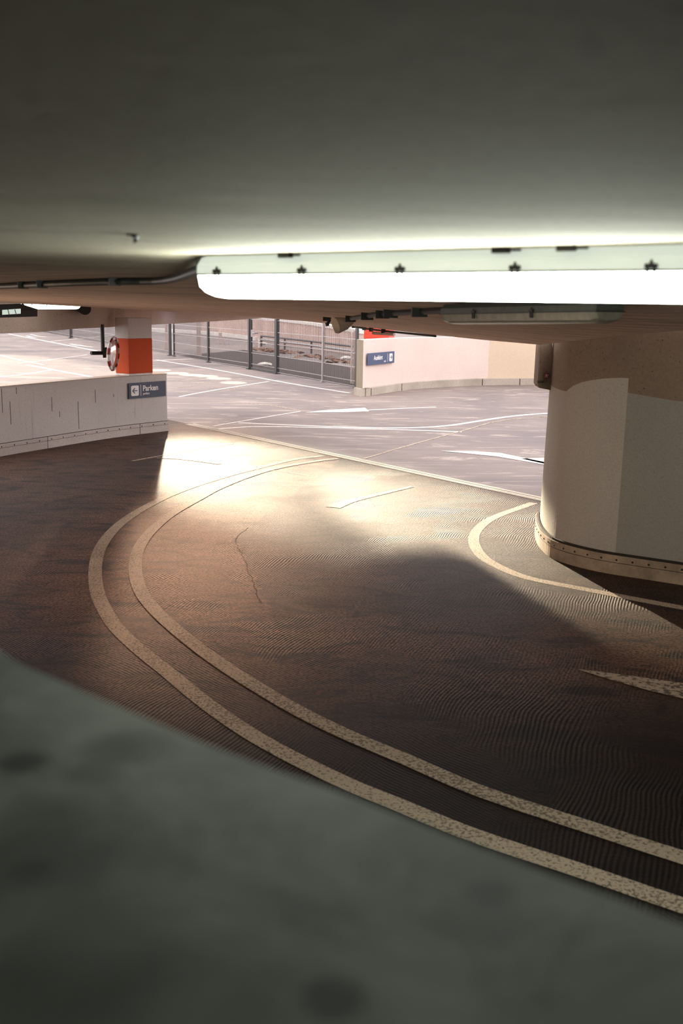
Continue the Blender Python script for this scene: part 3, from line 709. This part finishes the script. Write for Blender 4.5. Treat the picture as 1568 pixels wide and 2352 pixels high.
# ------------------------------------------------------------------ things under the ceiling
def batten(name, label, P0, P1, w, hh, hd, lens_mat, house_mat, clips, group=None, cable=None):
    """ceiling batten lamp from P0 to P1 (points on the ceiling line); housing height hh, diffuser depth hd"""
    d = (P1 - P0); L = d.length; d.normalize(); s = d.cross(V((0, 0, 1))).normalized(); u = s.cross(d).normalized()
    c = (P0 + P1) / 2; t = thing(name, label, 'lamp', c, group)
    def prof(lst, e0, name_, mat, sm=False):
        bm = bmesh.new(); rings = []
        NSTEP = 7
        # rounded ends: section scale shrinks toward each end
        st = [0.0, 0.012, 0.03, 0.055] if e0 else [0.0, 0.02]
        xs = [(x, k) for x, k in zip(st, (0.72, 0.86, 0.95, 1.0) if e0 else (0.93, 1.0))]
        xs = xs + [(L - x, k) for x, k in reversed(xs)]
        for x, k in xs:
            rings.append([bm.verts.new(P0 + d * x + s * (a_ * w / 2 * (0.7 + 0.3 * k)) + u * (zmin_ + (z_ - zmin_) * k)) for a_, z_ in lst for zmin_ in [lst[0][1]]])
        n_ = len(lst)
        for A_, B_ in zip(rings, rings[1:]):
            for k in range(n_): bm.faces.new((A_[k], A_[(k + 1) % n_], B_[(k + 1) % n_], B_[k]))
        bm.faces.new(rings[0][::-1]); bm.faces.new(rings[-1]); return obj(name_, bm, mat, t, smooth=sm)
    prof([(-1, -hh), (-0.97, -hh * 0.45), (-0.7, 0), (0.7, 0), (0.97, -hh * 0.45), (1, -hh)], False, 'lamp_housing', house_mat)
    pts = [(-1, -hh)]
    for k in range(0, 9):
        an = math.pi * k / 8; pts.append((-math.cos(an) * 0.94, -hh - 0.3 * hd - 0.7 * hd * math.sin(an) ** 0.6))
    pts.append((1, -hh))
    prof(pts, True, 'diffuser', lens_mat)
    bm = bmesh.new(); obox(bm, c - u * hh, d * (L / 2 + 0.004), s * (w / 2 + 0.003), u * 0.0025); obj('seam_gasket', bm, M['pipe'] if lens_mat != M['lens_off'] else M['dark'], t)
    for x in clips:
        for sg in (1, -1):
            q = P0 + d * x + s * sg * (w / 2 + 0.004) - u * hh
            bm = bmesh.new()
            obox(bm, q - u * 0.021, d * 0.009, s * 0.003, u * 0.0025); obox(bm, q - u * 0.008 + d * 0.007, d * 0.0022, s * 0.003, u * 0.014); obox(bm, q - u * 0.008 - d * 0.007, d * 0.0022, s * 0.003, u * 0.014)
            obox(bm, q + u * 0.009, d * 0.013, s * 0.004, u * 0.005); tube(bm, [q + u * 0.01, q + u * 0.022], [0.006, 0.002], 8)
            obj('clip', bm, M['dark'], t)
    return t, d, s, u
# big near lamp: front seam line surveyed from its five clips
q0 = D(500, 650, 2.93); q4 = D(1497, 609, 2.14)
zs = zc - 0.05
q0.z = zs; q4.z = zs
dl = (q4 - q0).normalized(); sl = V((dl.y, -dl.x, 0)); sl = sl if sl.y < 0 else -sl
wL = 0.13
P0 = q0 - dl * 0.085 - sl * wL / 2; P1 = q4 + dl * 0.105 - sl * wL / 2; P0.z = P1.z = zc - 0.002
step = (q4 - q0).length / 4
lamp, dd_, ss_, uu_ = batten('batten_lamp', 'large bright fluorescent batten lamp hanging close under the near ceiling', P0, P1, wL, 0.05, 0.062, M['lens'], M['housing'], [0.085 + step * k for k in range(5)])
for (px, py) in ((655, 604), (1150, 574), (1300, 570)):
    q = D(px, py, 2.9 - (px - 500) / 1000 * 0.8 - 0.02); q.z = zc - 0.006
    bm = bmesh.new(); obox(bm, q, dl * 0.02, sl * 0.008, V((0, 0, 0.006))); tube(bm, [q, q + dl * 0.05], 0.003, 6); obj('mounting_bracket', bm, M['dark'], lamp)
bm = bmesh.new(); obox(bm, P0 - dl * 0.02 + V((0, 0, -0.022)), dl * 0.022, sl * 0.03, V((0, 0, 0.02))); tube(bm, [P0 - dl * 0.05 + V((0, 0, -0.03)), P0 + dl * 0.02 + V((0, 0, -0.03))], 0.018, 10); obj('cable_gland', bm, M['pipe'], lamp)

# conduit carrying on to the left
c0 = P0 - dl * 0.03 + V((0, 0, -0.03))
cpts = [c0] + [CE(px, py, 0.016) for px, py in ((380, 634), (263, 638), (130, 643), (0, 650), (-120, 655))]
cd = thing('cable_conduit', 'thick dark cable conduit running left from the big lamp', 'conduit', c0)
bm = bmesh.new(); tube(bm, catmull(cpts, 4), 0.0135, 12); obj('conduit_pipe', bm, M['pipe'], cd)
bm = bmesh.new(); tube(bm, [p + V((0, 0.03, 0.016)) for p in catmull(cpts, 4)], 0.006, 8); obj('thin_cable', bm, M['black'], cd)
def on_run(px):
    return min(catmull(cpts, 60), key=lambda v: abs(784 + F_PX * (v - EYE).dot(RT) / (v - EYE).dot(FW) - px))
for px in (263, 97, 52):
    q = on_run(px)
    bm = bmesh.new(); obox(bm, q + V((0, 0, 0.004)), V((0.022, 0.008, 0)), V((-0.006, 0.018, 0)), V((0, 0, 0.02))); obox(bm, q + V((0, 0.01, 0.03)), V((0.03, 0.01, 0)), V((-0.004, 0.014, 0)), V((0, 0, 0.012))); obj('pipe_clamp', bm, M['dark'], cd)
# ceiling blemish: rusty hook stub and stains
q = G(308, 540, zc - 0.001) 
bm = bmesh.new(); tube(bm, [q, q + V((0.003, 0.012, -0.006)), q + V((-0.004, 0.02, -0.012))], [0.006, 0.004, 0.003], 8); obox(bm, q + V((0, -0.012, 0)), V((0.012, 0, 0)), V((0, 0.004, 0)), V((0, 0, 0.002)))
tag(obj('ceiling_hook', bm, M['dark']), 'small dark rusty hook stub in the near ceiling', 'hook')

# small lit lamp by the beam
p0 = D(46, 694, 14.6); p1 = D(177, 696, 16.8)
zz_ = min(p0.z, p1.z); 
sm, _, _, _ = batten('batten_lamp', 'small lit batten lamp hanging before the concrete beam at far left', p0, p1, 0.12, 0.02, 0.075, M['lens_small'], M['housing'], [0.25, 0.8, 1.35, 1.9])
q = D(53.5, 701, 14.5); bm = bmesh.new(); tube(bm, [q, q + V((0, -0.06, 0))], 0.018, 12); obj('end_plug', bm, M['black'], sm)
for nm, px in (('hanger', 60), ('hanger', 150)):
    q = D(px, 692, 15 + (px - 60) / 60); bm = bmesh.new(); tube(bm, [q - V((0, 0, 0.03)), q + V((0, 0, 0.2))], 0.006, 6); obj(nm, bm, M['dark'], sm)
# glint of a second lamp behind the ceiling edge
p0 = D(405, 711.2, 21.5); p1 = D(433, 713, 21.9)
batten('batten_lamp', 'sliver of a far lit lamp peeping below the ceiling edge over the fence', p0, p1, 0.08, 0.005, 0.02, emit('blue_lens', (0.6, 0.66, 1, 1), 5.0), M['housing'], [])
# black round vent pipe
vc = D(195, 709, 17.9)
vt = thing('round_vent', 'black round vent stub on the concrete beam near the column', 'vent', vc)
vn = (EYE - vc); vn.z = 0; vn.normalize()
bm = bmesh.new(); tube(bm, [vc + vn * 0.02, vc - vn * 0.55], 0.1, 28); obj('vent_body', bm, M['black'], vt)
bm = bmesh.new()
for k in range(36):
    a0 = 2 * math.pi * k / 36; a1 = 2 * math.pi * (k + 1) / 36; s2, u2 = frame_of(vn)
    tube(bm, [vc + vn * 0.025 + (s2 * math.cos(a0) + u2 * math.sin(a0)) * 0.095, vc + vn * 0.025 + (s2 * math.cos(a1) + u2 * math.sin(a1)) * 0.095], 0.008, 6, False)
obj('vent_rim', bm, M['dark'], vt)
# dark display box at far left
bx = thing('display_box', 'black overhead display box with pale glowing window at the left edge', 'display', D(40, 715, 14.0))
yb = 13.6
P_ = [D(-40, 701, yb - .6), D(46, 697.5, yb), D(86, 710, yb + .5), D(86, 727, yb + .5), D(-40, 731, yb - .6)]
bm = bmesh.new(); fr = [bm.verts.new(p) for p in P_]; fr2 = [bm.verts.new(p + V((-.05, .14, 0))) for p in P_]
bm.faces.new(fr); bm.faces.new(fr2[::-1])
for i in range(5): bm.faces.new((fr[i], fr[(i + 1) % 5], fr2[(i + 1) % 5], fr2[i]))
obj('display_case', bm, M['black'], bx)
Q_ = [D(5, 712, yb - .35), D(47, 709, yb - .08), D(47, 720.5, yb - .08), D(5, 723, yb - .35)]
bm = bmesh.new(); a_ = [bm.verts.new(p) for p in Q_]; b_ = [bm.verts.new(p + V((0, .012, 0))) for p in Q_]; bm.faces.new(a_); bm.faces.new(b_[::-1])
for i in range(4): bm.faces.new((a_[i], a_[(i + 1) % 4], b_[(i + 1) % 4], b_[i]))
sc_ = obj('display_window', bm, M['screen'], bx)
for px in (18, 34):
    bm = bmesh.new(); tube(bm, [D(px, 711, yb - .36 + (px - 5) * .0065), D(px + 3, 722, yb - .36 + (px - 5) * .0065)], 0.006, 6); obj('window_bar', bm, M['galv'], sc_)
# thin cable along the beam top
bm = bmesh.new(); tube(bm, [D(-60, 685, 14.5), D(0, 688.5, 15.2), D(45, 691, 15.8), D(110, 693, 17), D(200, 699, 18.4), D(300, 704, 20)], 0.012, 8)
tag(obj('ceiling_cable', bm, M['black']), 'thin black cable along the joint of ceiling and beam', 'cable')

# unlit batten on the sloping ceiling
e0 = CE(1040, 697); e1 = CE(1402, 684)
e0.z -= 0.004; e1.z -= 0.004
batten('batten_lamp', 'dark unlit batten lamp on the sloping ceiling behind the bright one', e0, e1, 0.15, 0.05, 0.05, M['lens_off'], M['housing_dark'], [0.3 + 0.45 * k for k in range(int((e1 - e0).length / 0.45))])
# conduit to it, with clips
cl = [(800, 727), (850, 718), (878, 714), (920, 711), (965, 708), (1010, 705), (1042, 702)]
cpt = [CE(x, y) - V((0, 0, 0.02)) for x, y in cl]
cd = thing('cable_conduit', 'black clipped conduit running up to the dark unlit lamp', 'conduit', cpt[0])
bm = bmesh.new(); tube(bm, catmull(cpt, 4), 0.018, 8); obj('conduit_pipe', bm, M['black'], cd)
for (x, y) in ((805, 726), (843, 719), (878, 714), (897, 712), (963, 708)):
    p = CE(x, y) - V((0, 0, 0.02)); bm = bmesh.new(); obox(bm, p, V((0.045, 0, 0)), V((0, 0.04, 0)), V((0, 0, 0.03))); obj('pipe_clamp', bm, M['black'], cd)
# bracket stub at the ceiling corner
sp0 = CE(778, 731); sb = thing('drain_stub', 'beige drain pipe stub with a black shape for its shadow at the ceiling edge corner', 'pipe', sp0)
yy = sp0.y
bm = bmesh.new(); tube(bm, [D(806, 733, yy - .3), D(790, 739, yy - .35), D(770, 747, yy - .4), D(764, 749, yy - .4)], [0.05, 0.08, 0.085, 0.065], 20); obj('stub_pipe', bm, M['beam'], sb)
bm = bmesh.new(); tube(bm, [D(771, 724, yy + .05), D(773, 733, yy + .05)], [0.13, 0.1], 16); obox(bm, D(774, 733, yy), V((0.14, 0, 0)), V((0, 0.05, 0)), V((0, 0, 0.02))); obj('stub_shadow', bm, M['black'], sb)  # black cone and plate put in for the shadow above the stub
bm = bmesh.new(); tube(bm, [D(752, 744, yy - .05), D(757, 735, yy - .05), D(770, 729, yy - .05)], 0.015, 8); tube(bm, [D(750, 741, yy - .05), D(752, 749, yy - .05)], 0.018, 8); obj('strap', bm, M['black'], sb)
# cable drooping along the ceiling edge to the right
cl = [(790, 742), (803, 746), (815, 750), (840, 755), (880, 760), (930, 765), (1000, 772)]
yl = [17.0, 16.6, 16.2, 15.6, 14.9, 14.2, 13.2]
cpt = [D(x, y, a_) for (x, y), a_ in zip(cl, yl)]
cd = thing('edge_cable', 'black clipped cable drooping along the free ceiling edge', 'cable', cpt[0])
bm = bmesh.new(); tube(bm, catmull(cpt, 4), 0.014, 8); obj('cable_run', bm, M['black'], cd)
for i, (x, y) in enumerate(((812, 749), (836, 754), (852, 757), (880, 760.5))):
    bm = bmesh.new(); q = D(x, y, 16.3 - (x - 812) * 0.022); obox(bm, q, V((0.03, 0, 0)), V((0, 0.03, 0)), V((0, 0, 0.028))); obj('cable_clip', bm, M['black'], cd)
bm = bmesh.new(); tube(bm, [D(856, 765, 15), D(905, 768, 14.6)], 0.02, 8); obj('junction', bm, M['beam'], cd)

# ------------------------------------------------------------------ mesh fence
fx = [(40, 753), (163, 777), (280, 798), (391, 817), (400, 818.5), (479, 832.5), (574, 848), (636, 859), (741, 878), (818, 892)]
fp = [G(*p) for p in fx]
post_r = [0.06, 0.12, 0.1, 0.08, 0.05, 0.06, 0.08, 0.075, 0.045, 0.05]
HF = 2.6
fence_dir = (fp[-1] - fp[0]).normalized()
fence_l = thing('mesh_fence', 'long grey steel mesh fence on posts left of the narrow gate', 'fence', fp[5])
fence_r = thing('mesh_fence', 'short grey steel mesh fence between the gate and the exit wall', 'fence', fp[8])
for i, (p, r_) in enumerate(zip(fp, post_r)):
    bm = bmesh.new(); obox(bm, p + V((0, 0, HF / 2 + 0.02)), fence_dir * r_ * 0.8, V((-fence_dir.y, fence_dir.x, 0)) * r_ * 0.8, V((0, 0, HF / 2 + 0.02)))
    obox(bm, p + V((0, 0, 0.02)), fence_dir * r_ * 1.5, V((-fence_dir.y, fence_dir.x, 0)) * r_ * 1.5, V((0, 0, 0.02)))
    obj('fence_post', bm, M['galv'] if i == 8 else M['fence'], fence_l if i < 7 else fence_r)
for i, (a_, b_) in enumerate(zip(fp, fp[1:])):
    if i == 3: continue
    d = b_ - a_; L = d.length; d.normalize(); s = V((-d.y, d.x, 0))
    g = i == 6
    if g: a_ = a_ + d * 0.13; b_ = b_ - d * 0.13; L -= 0.26
    t = thing('mesh_gate', 'narrow steel mesh gate with handle between two thick fence posts', 'gate', a_ + d * L / 2) if g else (fence_l if i < 6 else fence_r)
    stp = 0.09 if i < 3 else 0.075
    n_ = int(L / stp); bm = bmesh.new()
    for k in range(1, n_):
        c_ = a_ + d * (L * k / n_) + V((0, 0, HF / 2)); obox(bm, c_, d * 0.006, s * 0.004, V((0, 0, HF / 2 - 0.04)))
    mp = obj('mesh_panel', bm, M['wire'], t)
    bm = bmesh.new()
    for z in [0.06] + [0.22 + 0.42 * k for k in range(6)]:
        obox(bm, a_ + d * L / 2 + V((0, 0, z)) + s * -0.012, d * L / 2, s * 0.006, V((0, 0, 0.009)))
    obj('horizontal_wires', bm, M['galv'], mp)
    if g:
        bm = bmesh.new()
        for z in (0.05, HF - 0.05): obox(bm, a_ + d * L / 2 + V((0, 0, z)), d * L / 2, s * 0.03, V((0, 0, 0.04)))
        for e in (a_ + d * 0.03, b_ - d * 0.03): obox(bm, e + V((0, 0, HF / 2)), d * 0.025, s * 0.03, V((0, 0, HF / 2 - .01)))
        obj('gate_frame', bm, M['fence'], t)
        hp = D(579, 765.5, (a_ + d * 0.25).y - 0.05)
        bm = bmesh.new(); tube(bm, [hp + V((0, -.04, 0)), hp + V((.22, -.05, .01))], 0.03, 8); obox(bm, hp, V((.05, 0, 0)), V((0, .04, 0)), V((0, 0, .13))); obj('gate_handle', bm, M['galv'], t)

# ------------------------------------------------------------------ beyond the fence
def upright(name, label, cat, px, y0, y1, wpx, mat, group=None, round_=False):
    b = G(px, y1); dpt = b.y; w = wpx / F_PX * dpt; zt_ = (EYE + ray(px, y0) * (dpt / ray(px, y0).y)).z
    bm = bmesh.new()
    if round_: tube(bm, [b, V((b.x, b.y, zt_ - w * .3)), V((b.x, b.y, zt_))], [w / 2, w / 2, w * .3], 14); tube(bm, [b, b + V((0, 0, .05))], w * .75, 12)
    else: obox(bm, V((b.x, b.y, zt_ / 2)), V((w / 2, 0, 0)), V((0, w / 2, 0)), V((0, 0, zt_ / 2))); obox(bm, V((b.x, b.y, 0.04)), V((w * .62, 0, 0)), V((0, w * .62, 0)), V((0, 0, .04)))
    return tag(obj(name, bm, mat, bevel=0.01), label, cat, group)
upright('street_post', 'thick pale post behind the fence, right of the twin posts', 'post', 457, 720, 817, 9, M['post'])
upright('street_post', 'thin pale post behind the fence beside the twin posts', 'post', 383, 720, 802, 6, M['post'])
upright('street_post', 'pinkish square post behind the fence beside the exit wall end', 'post', 813, 760, 884, 6.5, M['post'])
upright('street_post', 'slim white post behind the fence beside the exit wall end', 'post', 806, 762, 882, 4, M['cloth_white'])
upright('street_bollard', 'stout pale bollard on the lot, left of the gate', 'bollard', 506, 764, 789, 6.5, M['post'], 'bollards behind the fence')
upright('street_bollard', 'stout pale bollard behind the narrow gate', 'bollard', 589, 780, 803, 7, M['post'], 'bollards behind the fence')
upright('street_bollard', 'slim bright bollard right behind the gate post', 'bollard', 594, 777, 802, 2.6, M['cloth_white'], 'bollards behind the fence')
upright('wall_pilaster', 'slim pale pilaster on the far wall, right of the gate', 'pilaster', 715, 744, 799, 4.5, M['post'])
upright('wall_pilaster', 'slim pale pilaster on the far wall, left of the gate', 'pilaster', 538, 735, 771, 4.5, M['post'])
# far wall, its pale coping slab and the kerb
fw = [G(463, 765), G(600, 783), G(715, 800), G(840, 820)]
N_ = normals2(fw); N_ = [n if n.y < 0 else -n for n in N_]
hs = []
for p, y in zip(fw, (725, 733, 747, 768)):
    v = p - EYE; u = 784 + F_PX * v.dot(RT) / v.dot(FW); hs.append((EYE + ray(u, y) * (p.y / ray(u, y).y)).z)
struct(obj('wall_far', wallstrip(fw, N_, 0.4, 0, hs), M['farwall']))
struct(obj('wall_far_coping', wallstrip(fw, N_, 0.5, hs, [h + 0.16 for h in hs], off=0.06), M['cloth_white']))
kb = [G(330, 760), G(463, 768), G(540, 776), G(585, 783)]
N_ = normals2(kb); N_ = [n if n.y < 0 else -n for n in N_]
struct(obj('trim_2', wallstrip(kb, N_, 0.6, 0, 0.25), M['cloth_white']))
# guard rail before the far wall
gr = [G(600, 796), G(715, 812), G(835, 831)]
t = thing('guard_rail', 'dark steel guard rail along the foot of the far wall', 'rail', gr[1])
for z, r_ in ((0.42, 0.07), (0.62, 0.05)):
    bm = bmesh.new(); tube(bm, [p + V((0, 0, z)) for p in gr], r_, 8); obj('rail', bm, M['fence'] if z > .5 else M['galv'], t)
for k in range(4):
    p = gr[0].lerp(gr[1], k / 2) if k <= 2 else gr[2]
    bm = bmesh.new(); obox(bm, p + V((0, 0, .32)), V((.05, 0, 0)), V((0, .05, 0)), V((0, 0, .32))); obj('rail_post', bm, M['fence'], t)
# parked kerb shadow slab and leaf litter
bm = bmesh.new()
for k in range(260):
    u = random.random(); a_ = G(595, 802).lerp(G(700, 817), u) if u < .7 else G(700, 817).lerp(G(812, 836), random.random())
    a_ = a_ + V((random.gauss(0, .4), random.gauss(0, .5), 0)); s = random.uniform(.05, .16); an = random.uniform(0, 6.3)
    obox(bm, V((a_.x, a_.y, .04)), V((math.cos(an), math.sin(an), .2)) * s, V((-math.sin(an), math.cos(an), .3)) * s * .6, V((0, 0, .006)))
tag(obj('leaf_litter', bm, M['leaf']), 'dry brown leaves drifted along the gutter behind the fence', 'leaves', None, 'stuff')
for k, (px, py) in enumerate(((796, 826), (608, 841), (603, 792))):
    p = G(px, py); bm = bmesh.new(); bmesh.ops.create_icosphere(bm, subdivisions=2, radius=0.18)
    for v in bm.verts: v.co = V((v.co.x * 1.6 * random.uniform(.8, 1.2), v.co.y * random.uniform(.8, 1.2), v.co.z * .5 * random.uniform(.7, 1.2))) + p + V((0, 0, .08))
    tag(obj('paper_scrap', bm, M['cloth_white']), ['crumpled white scrap in the gutter beside the exit wall end', 'tiny white scrap on the ground behind the gate', 'white scrap beside the bollards behind the gate'][k], 'litter')
# brown strip of ground directly behind the fence
bq = [fp[4] + V((.1, .25, 0)), fp[-1] + V((.1, .25, 0)), fp[-1] + V((2.0, 5.2, 0)), fp[4] + V((2.5, 8, 0))]
bm = bmesh.new(); prism(bm, bq, -0.002, 0.008); struct(obj('floor_verge', bm, concrete('damp_soil', srgb(56, 34, 26), 0.2, 0.4, 6)))
# red-banded column behind the exit wall
b0 = ep[0] + V((1.8, 4.0, 0)); b0 = D(862, 800, b0.y); b0.z = 0
rc = thing('concrete_column', 'column with bright red band rising behind the exit wall', 'column', b0)
zr = (EYE + ray(862, 778) * (b0.y / ray(862, 778).y)).z
bm = bmesh.new(); obox(bm, b0 + V((0.12, 0.3, zr / 2)), V((.38, -.1, 0)), V((.1, .38, 0)), V((0, 0, zr / 2))); obj('column_shaft', bm, M['beam'], rc)
bm = bmesh.new(); obox(bm, b0 + V((0.12, 0.3, zr + 0.3)), V((.39, -.1, 0)), V((.1, .39, 0)), V((0, 0, .3))); obj('painted_band', bm, M['red'], rc)
bm = bmesh.new(); obox(bm, b0 + V((0.12, 0.3, zr + 1.4)), V((.38, -.1, 0)), V((.1, .38, 0)), V((0, 0, .8))); obj('column_head', bm, M['beam'], rc)

# ------------------------------------------------------------------ garage enclosure around and behind the viewpoint
def slab(name, a_, b_, th, z0, z1, mat):
    d = V(b_) - V(a_); L = d.length; d.normalize(); s = V((-d.y, d.x, 0)); c_ = (V(a_) + V(b_)) / 2
    bm = bmesh.new(); obox(bm, V((c_.x, c_.y, (z0 + z1) / 2)), d * L / 2, s * th / 2, V((0, 0, (z1 - z0) / 2))); struct(obj(name, bm, mat))
slab('wall_rear', (-12.5, -4.9, 0), (8.5, -4.9, 0), 0.2, 0, 2.7, M['shade'])
slab('wall_side_left', (-12.6, -5, 0), (-12.6, 13, 0), 0.2, 0, 2.7, M['shade'])
slab('wall_side_right', (8.6, -5, 0), (8.6, 8.8, 0), 0.2, 0, 2.7, M['shade'])

# ------------------------------------------------------------------ light
w = bpy.data.worlds.new('sky'); bpy.context.scene.world = w; w.use_nodes = True
bg = w.node_tree.nodes['Background']; bg.inputs[0].default_value = (0.97, 0.915, 0.91, 1); bg.inputs[1].default_value = 2.0
def spot(name, src, target, size_deg, energy, colr, blend=0.35, radius=0.3, sx=1.0, roll=0.0):
    src = V(src); dvec = (src - V(target)).normalized()
    l = bpy.data.lights.new(name, 'SPOT'); l.energy = energy; l.color = colr; l.spot_size = math.radians(size_deg); l.spot_blend = blend; l.shadow_soft_size = radius
    o = bpy.data.objects.new(name, l); C.objects.link(o); o.location = src
    o.rotation_euler = (dvec.to_track_quat('Z', 'Y').to_matrix().to_4x4() @ Matrix.Rotation(roll, 4, 'Z')).to_euler(); o.scale = (sx, 1, 1); return o
al = bpy.data.lights.new('bounce_fill', 'AREA'); al.energy = 110; al.size = 2.4; al.spread = math.radians(140); al.color = (1.0, 0.72, 0.52)  # added fill, out of view, imitating warm bounce from the floor onto the ceiling
ao = bpy.data.objects.new('bounce_fill', al); C.objects.link(ao); ao.location = (-6.5, 7.5, 0.4); ao.rotation_euler = (V((-6.5, 7.5, 0.4)) - V((-0.5, 10.5, 2.6))).to_track_quat('Z', 'Y').to_euler()
SUN = (-9.0, 58.6, 6.6)
spot('low_sun', SUN, (-0.8, 15.2, 0), 1.75, 135000, (1.0, 0.86, 0.62), 0.5, 0.2, 4.5, math.radians(-9))
spot('low_sun', SUN, (1.6, 12.0, 0), 1.45, 430000, (1.0, 0.82, 0.57), 0.6, 0.2, 2.9, math.radians(-8))
spot('sun_glow', SUN, (-1.0, 11.0, 0), 4.2, 65000, (1.0, 0.6, 0.38), 1.0, 0.9, 1.3)
spot('lot_sun', (-44, 90, 26), G(-70, 838), 10, 150000, (1.0, 0.82, 0.62), 0.3, 0.3)
for px, py, sz in ((366, 850, .35), (406, 857, .4), (440, 861, .35), (474, 864, .28), (502, 869, .28), (536, 879, .5)):
    g = G(px, py); spot('sun_fleck', g + V((-6, 30, 16)), g, sz, 45000, (1.0, 0.8, 0.58), 0.3, 0.05, 1.5)
al = bpy.data.lights.new('core_fill', 'AREA'); al.energy = 17; al.size = 1.2; al.size_y = 0.2; al.shape = 'RECTANGLE'; al.spread = math.radians(75); al.color = (1.0, 0.95, 0.85)  # added fill, out of view, to brighten the core wall
ao = bpy.data.objects.new('core_fill', al); C.objects.link(ao); ao.location = (3.4, 2.0, 2.45); ao.rotation_euler = (V((3.4, 2.0, 2.45)) - V((3.7, 9.0, 1.5))).to_track_quat('Z', 'Y').to_euler()

vs = bpy.context.scene.view_settings
vs.view_transform = 'Standard'; vs.look = 'None'; vs.exposure = 0.36; vs.gamma = 1.02
cy = bpy.context.scene.cycles
cy.max_bounces = 6; cy.diffuse_bounces = 3; cy.glossy_bounces = 2; cy.transmission_bounces = 1
cy.use_adaptive_sampling = True; cy.adaptive_threshold = 0.08; cy.caustics_reflective = False; cy.caustics_refractive = False
cy.sample_clamp_indirect = 6.0; cy.use_denoising = True; cy.adaptive_min_samples = 16
